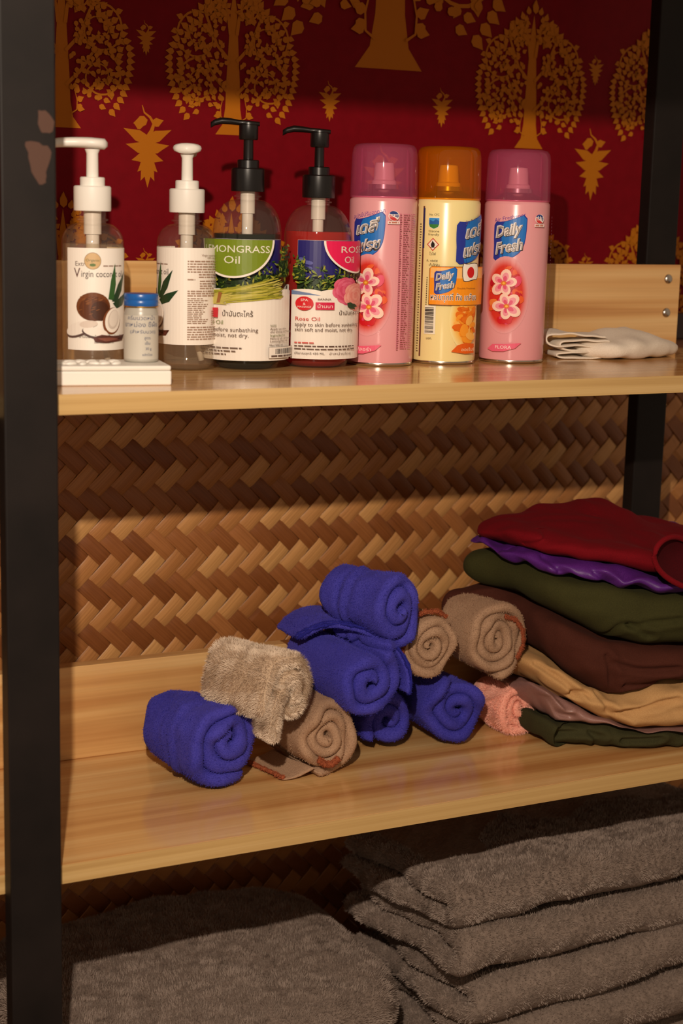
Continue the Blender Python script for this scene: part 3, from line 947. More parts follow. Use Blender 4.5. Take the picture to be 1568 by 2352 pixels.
def mixc(a, b, t): return tuple(a[i] + (b[i] - a[i]) * t for i in range(3))
def flower_print(p, x, z, s, warm):
    g = random.Random(9)
    if warm == 'pink':
        for k in range(16):
            t = k / 15; p.ell(x, z, .0270 * s * (1 - .30 * t), .0425 * s * (1 - .24 * t), srgb(*mixc((228, 158, 163), (214, 52, 40), t ** 1.7)), 34)
        for k in range(60):
            a = g.uniform(0, 2 * PI); d = g.random() ** .55
            px, pz = x + d * .0170 * s * math.cos(a), z + d * .0300 * s * math.sin(a)
            r_ = g.uniform(.0035, .0065) * s
            p.ell(px, pz, r_, r_ * g.uniform(.45, .8), srgb(*g.choice([(206, 24, 34), (216, 40, 30), (230, 92, 40), (224, 70, 104), (190, 14, 40), (236, 130, 60), (200, 20, 30)])), 12, rot=g.uniform(0, 3))
        for (fx, fz, r, a0) in ((-.0010, .0130, .0138, .15), (.0030, -.0120, .0146, .75)):
            cx, cz = x + fx * s, z + fz * s
            p.ell(cx + .001, cz - .001, r * .8 * s, r * .7 * s, srgb(176, 26, 50), 18)
            for k in range(5):
                a = a0 + k * 2 * PI / 5 + g.uniform(-.15, .15); rr = r * g.uniform(.85, 1.1)
                px, pz = cx + rr * .60 * s * math.cos(a), cz + rr * .60 * s * math.sin(a)
                p.ell(px, pz, rr * .50 * s, rr * .40 * s, srgb(246, 208, 190), 16, rot=a)
                p.ell(cx + rr * .48 * s * math.cos(a), cz + rr * .48 * s * math.sin(a), rr * .36 * s, rr * .24 * s, srgb(236, 150, 164), 14, rot=a)
                p.ell(cx + rr * .32 * s * math.cos(a), cz + rr * .32 * s * math.sin(a), rr * .26 * s, rr * .15 * s, srgb(222, 84, 120), 12, rot=a)
            p.ell(cx, cz, .0030 * s, .0026 * s, srgb(222, 120, 40), 12); p.ell(cx, cz, .0014 * s, .0012 * s, srgb(246, 190, 70), 10)
    else:
        for k in range(7):
            t = k / 6; p.ell(x, z, .0200 * s * (1 - .35 * t), .0360 * s * (1 - .30 * t), srgb(*mixc((244, 226, 160), (246, 186, 80), t)), 30)
        for k in range(70):
            a = g.uniform(0, 2 * PI); d = g.random() ** .7
            px, pz = x + d * .0125 * s * math.cos(a), z + d * .026 * s * math.sin(a); r_ = g.uniform(.004, .0085) * s
            p.ell(px, pz, r_, r_ * g.uniform(.45, .7), srgb(*g.choice([(236, 126, 18), (224, 104, 10), (246, 156, 40), (232, 116, 14), (248, 182, 84)])), 12, rot=g.uniform(0, 3))

def logo(p, x, z, s, lines, full=True):
    """blue flag-shaped plate with bold slanted silver lettering"""
    D, B = srgb(38, 52, 150), srgb(26, 112, 196)
    out = [(-.0185, .0235), (-.008, .0230), (.004, .0265), (.0195, .0330), (.0190, .010), (.0165, -.004), (.0095, -.0130), (-.003, -.0185), (-.0185, -.0205), (-.0180, -.006), (-.0190, .008)]
    P = chaikin(out, 1)
    p.poly([(x + a * s, z + b * s) for a, b in P], D)
    out2 = [(-.009, .0222), (.004, .0258), (.0186, .0318), (.0182, .010), (.0158, -.0035), (.009, -.0124), (-.003, -.0177), (-.011, -.0190), (-.008, .002)]
    p.poly([(x + a * s, z + b * s) for a, b in chaikin(out2, 1)], B)
    for (t, dx, dz, wd, sz) in lines:
        for (off, c, ddx) in ((.060, srgb(34, 26, 30), .0007), (.050, srgb(232, 224, 220), 0), (.006, srgb(70, 58, 60), .0002), (-.012, srgb(176, 168, 168), 0)):
            p.text(t, x + (dx + ddx) * s, z + (dz - ddx) * s, sz * s, c, width=wd * s, shear=.35, rot=.20, offset=off)

def can(x, y, rz, body, cap, kind, label):
    e = empty('spray_can', (x, y, Z1), face_cam(x, y) + rz, label, 'spray can')
    R = .0362
    bd = lathe_obj('can_body', [(R * .985, .0035), (R, .0055), (R, .1735), (R * .985, .1755), (R * .96, .1765), (R * .955, .1790)], body, e, 64)
    lathe_obj('base_rim', [(R * .80, .0012), (R * .93, 0), (R * .985, .0008), (R * 1.0, .0022), (R * .99, .0036), (R * .96, .0042)], M_STEEL, e, 64)
    cp = lathe_obj('cap', [(R * .995, .1775), (R * 1.0, .1785), (R * .985, .200), (R * .965, .2230), (R * .93, .2292), (R * .86, .2325), (R * .70, .2338), (0, .2345)], cap, e, 64)
    for a in (-2.3, -.85, .85, 2.3):
        xx, yy = R * .90 * math.sin(a), -R * .90 * math.cos(a)
        V, F = tube([(xx, yy, .186), (xx * .98, yy * .98, .228)], .0007, 6); mk('cap_rib', V, F, cap, cp)
    lathe_obj('valve_dome', [(R * .88, .1770), (R * .72, .1820), (R * .46, .1870), (R * .44, .1915), (R * .36, .1912)], M_STEEL, e, 40)
    nz = lathe_obj('nozzle', [(.0130, .1905), (.0134, .1925), (.0130, .1950), (.0112, .1965), (.0104, .2090), (.0096, .2140), (0, .2155)], M_NOZZ, e, 30)
    p = Print(); g = random.Random(21)
    if kind == 'english' or kind == 'thai':
        PUR = srgb(122, 70, 150)
        if kind == 'english':
            ox = -.0085
            p.text('Air Freshener', ox - .0175, .1545, .0058, PUR, width=.0370, rot=.20, shear=.1)
            logo(p, ox + .001, .1320, 1.0, [('Daily', -.0165, .0060, .0330, .0165), ('Fresh', -.0160, -.0120, .0330, .0165)])
            flower_print(p, ox - .001, .0755, 1.0, 'pink'); nm = 'FLORA'
        else:
            ox = -.0165
            p.text('สเปรย์ปรับอากาศ', ox - .0200, .1545, .0060, PUR, width=.0400, rot=.20)
            logo(p, ox + .000, .1320, 1.0, [('เดลี่', -.0165, .0060, .0330, .0155), ('เฟรช', -.0160, -.0130, .0330, .0155)])
            flower_print(p, ox + .002, .0755, 1.02, 'pink'); nm = 'ฟลอร่า'
            p.lines(.0165, .0190, .160, 60, .0024, .0014, srgb(196, 112, 130), g, .7); p.lines(.0205, .0290, .160, 62, .0023, .0012, srgb(206, 120, 136), g, .6); p.lines(.0300, .0370, .160, 62, .0023, .0012, srgb(206, 120, 136), g, .6)
        p.poly([(ox - .0175 + a, .0155 + b) for a, b in ((0, 0), (.006, .0055), (.0180, .0062), (.0360, .0080), (.0300, .0020), (.0180, -.0020), (.006, -.0025))], srgb(232, 96, 126))
        p.text(nm, ox + .0000, .0165, .0050, srgb(250, 226, 222), align='C', width=.0170)
        # maker's round emblem
        lx, lz = (.0245, .1590) if kind == 'english' else (.0105, .1590)
        p.ell(lx, lz, .0055, .0052, srgb(240, 224, 220), 22); p.ell(lx, lz + .0008, .0048, .0040, srgb(46, 66, 130), 20, a0=-.2, a1=PI + .4, rot=-.5); p.ell(lx, lz - .0006, .0046, .0042, srgb(206, 60, 60), 20, a0=PI, a1=2 * PI - .1, rot=-.5)
        for k in (-1, 0, 1): p.rect(lx - .0042, lx + .0042, lz + .0012 * k, lz + .0012 * k + .0004, srgb(240, 224, 220))
        p.rect(lx - .006, lx + .006, lz - .0085, lz - .0055, srgb(244, 226, 222)); p.lines(lx - .0050, lx + .0050, lz - .0078, 1, .003, .0016, srgb(190, 120, 100), g, .98)
        if kind == 'english':
            for k in range(34): p.rect(.0455, .0470, .160 - k * .0036, .1615 - k * .0036 + g.uniform(0, .001), srgb(150, 90, 110))
            p.rect(-.0565, -.0440, .100, .1530, srgb(44, 18, 20)); p.rect(-.0550, -.0455, .131, .1500, srgb(214, 196, 180)); p.rect(-.0550, -.0455, .104, .128, srgb(116, 30, 22))
    else:
        BK = srgb(74, 60, 46)
        p.rect(-.0285, -.0262, .008, .170, srgb(110, 62, 50)); p.rect(-.0280, -.0255, .125, .168, srgb(48, 48, 96))
        p.lines(-.0330, -.0300, .150, 50, .0028, .0013, srgb(120, 100, 70), g, .7)
        p.text('No. CFC', -.0142, .1600, .0033, BK, align='C', width=.0115)
        p.poly([(-.0205, .1582), (-.0078, .1582), (-.0078, .1500), (-.0092, .1475), (-.0142, .1455), (-.0192, .1475), (-.0205, .1500)], srgb(236, 236, 226))
        p.rect(-.0200, -.0083, .1505, .1575, srgb(60, 150, 220)); p.poly([(-.0200, .1505), (-.0083, .1505), (-.0083, .1545), (-.0120, .1565), (-.0150, .1540), (-.0200, .1560)], srgb(34, 96, 170))
        p.poly([(-.0200, .1510), (-.0083, .1510), (-.0095, .1480), (-.0142, .1462), (-.0188, .1480)], srgb(56, 130, 56))
        p.text('Ozone', -.0142, .1425, .0034, BK, align='C', width=.0125); p.text('friendly', -.0142, .1390, .0034, BK, align='C', width=.0125)
        p.poly([(-.0215, .1295), (-.0145, .1365), (-.0075, .1295), (-.0145, .1225)], srgb(200, 40, 36)); p.poly([(-.0203, .1295), (-.0145, .1353), (-.0087, .1295), (-.0145, .1237)], srgb(240, 230, 214))
        p.ell(-.0145, .1290, .0022, .0030, srgb(30, 26, 24), 14); p.poly(leaf2(-.0145, .1290, 1.7, .0048, .0024), srgb(30, 26, 24)); p.rect(-.0175, -.0115, .1262, .1267, srgb(30, 26, 24))
        p.text('ไวไฟ', -.0145, .1180, .0042, BK, align='C'); p.text('ค. ๑๒๕๕', -.0150, .1110, .0038, BK, align='C', width=.013); p.text('เก็บให้พ้น', -.0185, .1065, .0034, BK)
        for k in range(16): p.rect(-.0205, -.0195, .093 - k * .0024, .0945 - k * .0024, BK)
        # barcode
        p.rect(-.0212, -.0085, .0330, .0640, srgb(244, 236, 214)); zz = .0345
        while zz < .0625:
            wl = g.choice((.0004, .0007, .0011)); p.rect(-.0205, -.0105, zz, zz + wl, srgb(50, 40, 34)); zz += wl + g.choice((.0004, .0008))
        p.text('มอก.', -.0150, .0275, .0034, BK, align='C')
        # right side: blue plate, orange flower, lower leaf
        p.text('สเปรย์ปรับ', .0140, .1500, .0060, srgb(120, 96, 110), rot=.20, width=.026)
        logo(p, .0300, .1300, 1.05, [('เดลี่', -.0105, .0060, .0330, .0155), ('เฟรช', -.0120, -.0130, .0330, .0155)])
        flower_print(p, .0245, .0500, .92, 'orange')
        p.poly([(.0085, .0150), (.0150, .0220), (.0240, .0245), (.036, .023), (.036, .0130), (.0240, .0125)], srgb(226, 96, 20)); p.text('ออเร้นจ์', .0190, .0155, .0048, srgb(250, 226, 180), width=.018)
        # orange sticker
        x0, x1, z0, z1 = -.0150, .060, .0655, .1060
        p.poly([(x0 - .0006, z0 - .0006), (x1, z0 - .0006), (x1, z1 + .0006), (x0 + .002, z1 + .0006), (x0 - .0006, z1 - .002)], srgb(120, 70, 30))
        p.poly([(x0, z0), (x1, z0), (x1, z1), (x0 + .002, z1), (x0, z1 - .002)], srgb(244, 150, 20)); p.rect(x0 + .0008, x1, z1 - .012, z1 - .001, srgb(248, 190, 110))
        logo(p, .0005, .0880, .58, [('Daily', -.0165, .0060, .0330, .0165), ('Fresh', -.0160, -.0120, .0330, .0165)])
        p.text('หอมทุกที่ ทั้ง เกลี้ยง', x0 + .0012, .0705, .0088, srgb(248, 240, 226), width=.0500, offset=.045); p.text('หอมทุกที่ ทั้ง เกลี้ยง', x0 + .0012, .0705, .0088, srgb(60, 34, 20), width=.0500)
        p.text('Double Freshness', .0120, .0825, .0026, srgb(120, 70, 30), width=.022)
        p.poly(chaikin([(.0165, .1110), (.022, .1095), (.030, .1110), (.0375, .1100), (.0375, .0925), (.030, .0925), (.022, .0900), (.0170, .0915)], 1), srgb(90, 70, 60))
        p.poly(chaikin([(.0172, .1102), (.022, .1088), (.030, .1103), (.0368, .1093), (.0368, .0933), (.030, .0933), (.022, .0909), (.0178, .0923)], 1), srgb(244, 236, 224)); p.ell(.0268, .1005, .0045, .0060, srgb(206, 24, 26), 20)
    p.build('can_print', bd, R, clipx=(-R * 2.2, R * 2.2))
    return e
can(.8378, 1.5600, 0, M_PINK, M_CAPP, 'thai', 'pink floral spray can with Thai lettering touching the orange capped can')
can(.9185, 1.5620, 0, M_CREAM, M_CAPO, 'cream', 'cream spray can with an orange cap and an orange sticker')
can(1.0051, 1.5560, 0, M_PINK, M_CAPP, 'english', 'pink floral spray can lettered in English, nearest the folded white cloth')

# ---------------------------------------------------------------- cloth builders
def finish_mesh(name, V, F, mat, parent, smooth=True):
    return mk(name, V, F, mat, parent, smooth)

def sheet(path, th, a0, a1, O, ep, eq, ea, na=10, er=None, endnoise=0.0, seed=1, wrinkle=0.0, bands=(), squash=None, floor=None, wfreq=16, taper=0.0, nb=4):
    """thick cloth swept along a path in the (ep,eq) plane, its width running along ea from a0 to a1"""
    path = np.asarray(path, float); N = len(path)
    T = np.gradient(path, axis=0); T /= np.linalg.norm(T, axis=1)[:, None] + 1e-9
    Nn = np.stack([-T[:, 1], T[:, 0]], 1)
    s = np.r_[0, np.cumsum(np.linalg.norm(np.diff(path, axis=0), axis=1))]
    er = th * .5 if er is None else er
    g = np.random.default_rng(seed)
    e0 = np.zeros(N); e1 = np.zeros(N)
    for k in range(6):
        f = g.uniform(4, 26); e0 += np.sin(s * 2 * PI * f + g.random() * 6); e1 += np.sin(s * 2 * PI * f * .9 + g.random() * 6)
    e0 *= endnoise / 2.4; e1 *= endnoise / 2.4
    A0 = (a0 if np.ndim(a0) else np.full(N, a0)) + e0; A1 = (a1 if np.ndim(a1) else np.full(N, a1)) + e1
    dist_end = np.minimum(s, s[-1] - s)
    ths = th * np.sqrt(np.clip(1 - (1 - np.clip(dist_end / (th * .5), 0, 1)) ** 2, .04, 1))
    V = []
    loopn = None
    for i in range(N):
        h = ths[i] / 2; pts = []
        for a in np.linspace(A0[i] + er, A1[i] - er, na): pts.append((a, h))
        for k in range(1, nb): t = PI / 2 - PI * k / nb; pts.append((A1[i] - er + er * math.cos(t), h * math.sin(t)))
        for a in np.linspace(A1[i] - er, A0[i] + er, max(3, na // 2)): pts.append((a, -h))
        for k in range(1, nb): t = -PI / 2 - PI * k / nb; pts.append((A0[i] + er + er * math.cos(t), h * math.sin(t)))
        loopn = len(pts)
        for (a, n) in pts:
            p = path[i] * (1 - taper * (a - A0[i]) / max(1e-6, (A1[i] - A0[i]))) + Nn[i] * n
            V.append((p[0], p[1], a, n))
    V = np.array(V)
    for (bp, bw, bd) in bands:        # woven hem bands running round the roll
        out = V[:, 3] * np.sign((path * Nn).sum()) > 0
        rad = np.linalg.norm(V[:, :2], axis=1) + 1e-9
        k = 1 + out * bd / rad * np.exp(-((V[:, 2] - bp) / bw) ** 2)
        V[:, 0] *= k; V[:, 1] *= k
    if squash: V[:, 0] *= squash[0]; V[:, 1] *= squash[1]
    O, ep, eq, ea = (np.array(q, float) for q in (O, ep, eq, ea))
    W = O + V[:, :1] * ep + V[:, 1:2] * eq + V[:, 2:3] * ea
    if wrinkle:
        for k in range(3):
            W[:, k] += wrinkle * wob(W, wfreq, seed * 13 + k)
    if floor is not None:
        d = W[:, 2] - floor
        W[:, 2] = floor + np.where(d < .004, .004 * np.exp(np.clip((d - .004) / .004, -3, 0)) , d) - .0002
    F = []
    n = loopn
    for i in range(N - 1):
        for k in range(n):
            k2 = (k + 1) % n; F.append((i * n + k, (i + 1) * n + k, (i + 1) * n + k2, i * n + k2))
    F.append(tuple(range(n))); F.append(tuple((N - 1) * n + k for k in range(n))[::-1])
    return W, F

def spiral(r, th, turns, a_out, sgn=1, r0=None, n=150, flat=0.0, lump=.04, seed=0):
    """spiral from the centre out, ending at angle a_out"""
    r0 = th * .55 if r0 is None else r0
    g = np.random.default_rng(seed)
    t = np.linspace(0, 1, n)
    ang = a_out - sgn * (1 - t) * turns * 2 * PI
    rr = r0 + (r - th / 2 - r0) * t
    k = 1 + lump * np.sin(2 * ang + g.random() * 6) + lump * .6 * np.sin(3 * ang + g.random() * 6)
    return np.stack([rr * k * np.cos(ang), rr * k * np.sin(ang)], 1)

def fuzz(obj, n, ln, wd, mat, droop=.3, seed=1, cond=None, name='pile', bend=.6, grid=0.0):
    """short fibres standing on a cloth surface, one object"""
    me = obj.data
    me.calc_loop_triangles()
    nt = len(me.loop_triangles)
    ti = np.empty(nt * 3, np.int32); me.loop_triangles.foreach_get('vertices', ti); ti = ti.reshape(-1, 3)
    co = np.empty(len(me.vertices) * 3); me.vertices.foreach_get('co', co); co = co.reshape(-1, 3)
    A, B, C = co[ti[:, 0]], co[ti[:, 1]], co[ti[:, 2]]
    nr = np.cross(B - A, C - A); ar = np.linalg.norm(nr, axis=1) / 2; nr /= (2 * ar[:, None] + 1e-12)
    cen = (A + B + C) / 3
    wgt = ar.copy()
    if cond is not None: wgt = wgt * cond(cen, nr)
    g = np.random.default_rng(seed)
    n = int(n * (1.7 if grid else 1))
    idx = g.choice(nt, n, p=wgt / wgt.sum())
    u, v = g.random(n), g.random(n); m = u + v > 1; u[m], v[m] = 1 - u[m], 1 - v[m]
    P = A[idx] + (B[idx] - A[idx]) * u[:, None] + (C[idx] - A[idx]) * v[:, None]
    Nn = nr[idx]
    if grid:                 # tufts in a regular grid
        q = .5 + .5 * np.cos(2 * PI * P[:, 0] / grid) * np.cos(2 * PI * (P[:, 1] - .8 * P[:, 2]) / grid)
        k = g.random(n) < q * 1.15
        P, Nn = P[k], Nn[k]; n = len(P)
    R = g.normal(size=(n, 3)); R -= (R * Nn).sum(1)[:, None] * Nn; R /= np.linalg.norm(R, axis=1)[:, None] + 1e-9
    lean = np.stack([wob(P, 28, seed + 5), wob(P, 28, seed + 6), wob(P, 28, seed + 7)], 1)
    D = Nn + R * .35 + lean * bend + np.array((0, 0, -droop)); D /= np.linalg.norm(D, axis=1)[:, None]
    L_ = ln * (.55 + .75 * g.random(n))[:, None]
    S = np.cross(D, Nn + R * .3); S /= np.linalg.norm(S, axis=1)[:, None] + 1e-9
    mid = P + (Nn * .5 + D * .5) * L_ * .5
    tip = mid + D * L_ * .5
    base = P - Nn * ln * .12
    V = np.concatenate([base - S * wd / 2, base + S * wd / 2, mid - S * wd * .4, mid + S * wd * .4, tip])
    i = np.arange(n)
    q = np.stack([i, i + n, i + 3 * n, i + 2 * n], 1); t3 = np.stack([i + 2 * n, i + 3 * n, i + 4 * n], 1)
    pm = bpy.data.meshes.new(name)
    pm.vertices.add(5 * n); pm.vertices.foreach_set('co', V.astype(np.float32).ravel())
    pm.loops.add(7 * n); pm.loops.foreach_set('vertex_index', np.concatenate([q.ravel(), t3.ravel()]).astype(np.int32))
    pm.polygons.add(2 * n)
    pm.polygons.foreach_set('loop_start', np.concatenate([i * 4, 4 * n + i * 3]).astype(np.int32))
    pm.polygons.foreach_set('loop_total', np.concatenate([np.full(n, 4), np.full(n, 3)]).astype(np.int32))
    pm.update(calc_edges=True); pm.validate()
    pm.materials.append(mat)
    o = bpy.data.objects.new(name, pm); link(o, obj); tag(o, kind='stuff')
    return o

def unit(v):
    v = np.array(v, float); return v / np.linalg.norm(v)

# ---------------------------------------------------------------- rolled towels
M_BLUE = cloth_mat('blue_towelling', srgb(76, 72, 176), srgb(52, 50, 150), sheen=.3, nscale=700, bump=.6)
M_BLUEH = cloth_mat('blue_hem', srgb(46, 46, 150), srgb(30, 30, 116), sheen=.15, nscale=900)
M_TAUPE = cloth_mat('taupe_towelling', srgb(182, 148, 120), srgb(152, 120, 96), sheen=.2, nscale=650, bump=.7)
M_RUSTC = cloth_mat('rust_hem', srgb(168, 92, 60), srgb(134, 66, 42), sheen=.1, nscale=800)
M_BEIGE = cloth_mat('beige_plush', srgb(208, 184, 158), srgb(172, 148, 124), sheen=.3, nscale=500)
M_BEIGEF = pbr('beige_fibre', srgb(224, 204, 182), .9, spec=.1)
M_PINKC = cloth_mat('pink_plush', srgb(250, 182, 160), srgb(232, 156, 138), sheen=.3, nscale=600)
M_PINKF = pbr('pink_fibre', srgb(252, 190, 170), .9, spec=.1)

def roll(label, c, axis, r, length, th, turns, mat, a_out=-.6, sgn=1, squash=(1, 1), bands=(), floor=None, endnoise=.003, wrinkle=.0012, taper=.12, seed=1, bulge=0.0, lump=.04, name='rolled_towel', group=None):
    """a cloth rolled into a cylinder; c = centre of the end that faces the room"""
    ea = unit(axis); ep = unit(np.cross((0, 0, 1), -ea)); ep = -ep if ep[0] < 0 else ep
    eq = np.cross(ep, ea); eq = eq if eq[2] > 0 else -eq
    r0 = th * .22; turns = (r - th / 2 - r0) / (th * .97)
    P = spiral(r, th, turns, a_out, sgn, r0=r0, lump=lump, seed=seed, n=int(60 * turns) + 20)
    N = len(P); t = np.linspace(0, 1, N)
    a0 = -bulge * (1 - t) + 0 * t
    W, F = sheet(P, th * .98, a0, length, c, ep, eq, ea, na=34 if bands else 12, er=min(th * .48, .007), endnoise=endnoise, seed=seed, wrinkle=wrinkle, bands=bands, squash=squash, floor=floor, taper=taper)
    e = empty(name, (0, 0, 0), 0, label, 'towel', group)
    o = mk('towel_cloth', W, F, mat, e)
    if mat in (M_BLUE, M_TAUPE):
        fuzz(o, 15000, .0020, .00045, mat, droop=.15, seed=seed + 40, cond=lambda c, n: (n[:, 1] < .5) * 1.0, bend=.5)
    return e, o

def hem(parent, pts, wd, mat, name='hem', th=.0016):
    """stitched edge laid on a towel: ribbon with ridges through pts (world)"""
    P = resample(np.array(pts, float), 60)
    V, F = [], []
    n = len(P)
    for i in range(n):
        t = unit(P[min(i + 1, n - 1)] - P[max(i - 1, 0)])
        ph = math.sin(i * 1.9) * .0006 + math.sin(i * .7) * .0005
        s = unit(np.cross(t, (0.2, -.9, .45)))
        nn = np.cross(s, t)
        for k in range(8):
            a = 2 * PI * k / 8
            V.append(P[i] + s * (wd / 2 + ph) * math.cos(a) + nn * th * math.sin(a))
    for i in range(n - 1):
        for k in range(8):
            k2 = (k + 1) % 8; F.append((i * 8 + k, i * 8 + k2, (i + 1) * 8 + k2, (i + 1) * 8 + k))
    F += [tuple(range(8))[::-1], tuple((n - 1) * 8 + k for k in range(8))]
    o = mk(name, V, F, mat, parent)
    fuzz(o, 900, .0018, .0005, mat, droop=.1, seed=len(V) + int(wd * 1e5), bend=.6)
    return o

GT = 'rolled towels heaped on the lower shelf'
# T1 blue, alone at the left of the heap
t1, t1o = roll('royal blue rolled towel at the left end of the heap, lying on the bare shelf', (.638, 1.495, .7445), (-.30, .95, 0), .0530, .100, .0160, 2.15, M_BLUE, a_out=-1.0, sgn=1, squash=(1.0, .97), floor=Z2, bands=((.036, .0035, -.0030), (.044, .003, .0020), (.050, .003, -.0028), (.064, .004, -.0022)), seed=3, bulge=.010, taper=.22, wrinkle=.0022, group=GT)
# T3 taupe beneath the fluffy one
t3, t3o = roll('smooth taupe rolled towel under the fluffy beige one', (.7500, 1.487, .7370), (-.10, .99, 0), .0445, .110, .0115, 2.6, M_TAUPE, a_out=-1.9, sgn=-1, floor=Z2, seed=5, bulge=.003, squash=(1, 1.0), group=GT)
# T4 blue on the shelf, behind the spiral one
t4, t4o = roll('royal blue rolled towel on the shelf half hidden beneath the spiral one', (.8500, 1.528, .7310), (-.05, 1, 0), .0385, .105, .0150, 1.9, M_BLUE, a_out=-2.4, sgn=1, floor=Z2, seed=6, group=GT)
# T10 blue on the shelf
t10, t10o = roll('royal blue rolled towel on the shelf next to the pink one', (.9310, 1.515, .7385), (-.04, 1, 0), .0455, .110, .0140, 2.5, M_BLUE, a_out=1.9, sgn=-1, floor=Z2, seed=8, squash=(1, .99), lump=.03, endnoise=.004, group=GT)
# T11 pink
t11, t11o = roll('small pink fluffy rolled towel on the shelf beside the clothes', (1.0185, 1.524, .7262), (-.04, 1, 0), .0340, .070, .0095, 2.4, M_PINKC, a_out=.6, sgn=1, floor=Z2, seed=9, group=GT)
fuzz(t11o, 16000, .0034, .0005, M_PINKF, droop=.2, seed=4, cond=lambda c, n: (c[:, 1] < 1.58) * 1.0)
# T5 blue with the plain spiral
t5, t5o = roll('royal blue rolled towel showing a clean spiral, in the middle of the heap', (.7890, 1.468, .7980), (-.06, 1, .02), .0435, .140, .0155, 2.35, M_BLUE, a_out=1.0, sgn=1, seed=10, bulge=.004, taper=.0, lump=.02, group=GT)
# T8 and T9 taupe pair
t8, t8o = roll('small taupe rolled towel between the top blue one and the larger taupe one', (.8840, 1.500, .8215), (-.03, 1, 0), .0385, .100, .0100, 2.7, M_TAUPE, a_out=2.6, sgn=-1, seed=12, squash=(.98, 1.08), endnoise=.003, lump=.028, group=GT)
t9, t9o = roll('large taupe rolled towel with rust hem beside the stack of clothes', (.9690, 1.500, .8195), (-.08, 1, 0), .0465, .075, .0110, 2.9, M_TAUPE, a_out=-1.5, sgn=-1, seed=13, squash=(.98, 1.05), endnoise=.003, lump=.028, group=GT)
# T7 blue on top of everything
t7, t7o = roll('royal blue rolled towel at the very top of the heap', (.8260, 1.478, .8730), (-.30, .95, -.02), .0455, .095, .0150, 2.4, M_BLUE, a_out=-2.0, sgn=-1, squash=(.90, 1.04), seed=15, bands=((.05, .004, -.0026), (.060, .003, .0018), (.068, .0035, -.0026)), bulge=.006, taper=.12, lump=.05, endnoise=.003, wrinkle=.0016, group=GT)
# T2 fluffy beige
t2, t2o = roll('fluffy beige rolled towel with its end flap hanging over the taupe one', (.6920, 1.462, .8040), (-.34, .94, .0), .0430, .098, .0160, 1.6, M_BEIGE, a_out=-2.2, sgn=1, squash=(1.0, .98), seed=17, bulge=.008, taper=.05, lump=.05, wrinkle=.002, group=GT)
fuzz(t2o, 60000, .0042, .0006, M_BEIGEF, droop=.25, seed=6, bend=.18)
# its hanging flap
fl = np.array([(0, .018), (-.006, .004), (-.010, -.014), (-.009, -.034)])
fp = resample(chaikin(fl, 2, False), 26)
W, F = sheet(fp, .014, -.003, .032, (.6780, 1.446, .792), (1, 0, 0), (0, 0, 1), unit((-.15, 1, 0)), na=8, seed=3, wrinkle=.002)
flap = mk('flap', W, F, M_BEIGE, t2); fuzz(flap, 12000, .0042, .0006, M_BEIGEF, droop=.3, seed=8, bend=.18)

# loose outer layer and stitched hem lying over the spiral towel
ang = np.linspace(-.35, 2.5, 60)
arc = np.stack([.0490 * np.cos(ang), .0490 * np.sin(ang)], 1)
a_f = np.interp(ang, [-.35, .2, 1.0, 1.7, 2.5], [.000, .004, .020, .060, .085])
W, F = sheet(arc, .0055, a_f, .138, (.7890, 1.468, .7980), (1, 0, 0), (0, 0, 1), unit((-.06, 1, .02)), na=10, seed=4, wrinkle=.0012, er=.0026)
lay = mk('loose_layer', W, F, M_BLUE, t5)
fuzz(lay, 9000, .0020, .00045, M_BLUE, droop=.15, seed=77, bend=.5)
hp = [(.7890 + .0515 * math.cos(a) - .06 * f_, 1.468 + f_ + .0005, .7980 + .0515 * math.sin(a) + .02 * f_) for a, f_ in zip(ang, a_f)]
hem(lay, hp, .0035, M_BLUEH, th=.0022)
hem(lay, [(p[0], p[1] + .006, p[2] + .0008) for p in hp], .0030, M_BLUEH, th=.0016)
# rust coloured hems of the taupe towels
hem(t3, [(.7360, 1.4805, .7165), (.7440, 1.4790, .7105), (.7520, 1.4785, .7100), (.7600, 1.4800, .7150)], .007, M_RUSTC, th=.0020)
hem(t9, [(.9750, 1.4975, .8480), (.9890, 1.4960, .8430), (.9990, 1.4960, .8300), (1.0010, 1.4965, .8130), (.9940, 1.4975, .7960)], .0050, M_RUSTC, th=.0014)
hem(t8, [(.8620, 1.508, .8545), (.8760, 1.506, .8605), (.8920, 1.506, .8590), (.9050, 1.508, .8510)], .0045, M_RUSTC, th=.0016)
hem(t8, [(.8440, 1.499, .8120), (.8440, 1.498, .8240), (.8490, 1.498, .8350)], .0050, M_RUSTC, th=.0014)
ft = resample(chaikin([(0, 0), (.012, .0005), (.024, .004), (.036, .009)], 2, False), 24)
W, F = sheet(ft, .0032, 0, .075, (.7000, 1.492, Z2 + .0022), unit((.93, -.1, 0)), (0, 0, 1), unit((-.22, 1, 0)), na=10, seed=6, wrinkle=.0008, floor=Z2)
le = mk('loose_edge', W, F, M_TAUPE, t3)
hem(le, [(.7010, 1.492, Z2 + .0040), (.6960, 1.515, Z2 + .0040), (.6900, 1.540, Z2 + .0040), (.6850, 1.562, Z2 + .0042)], .0045, M_RUSTC, th=.0022)

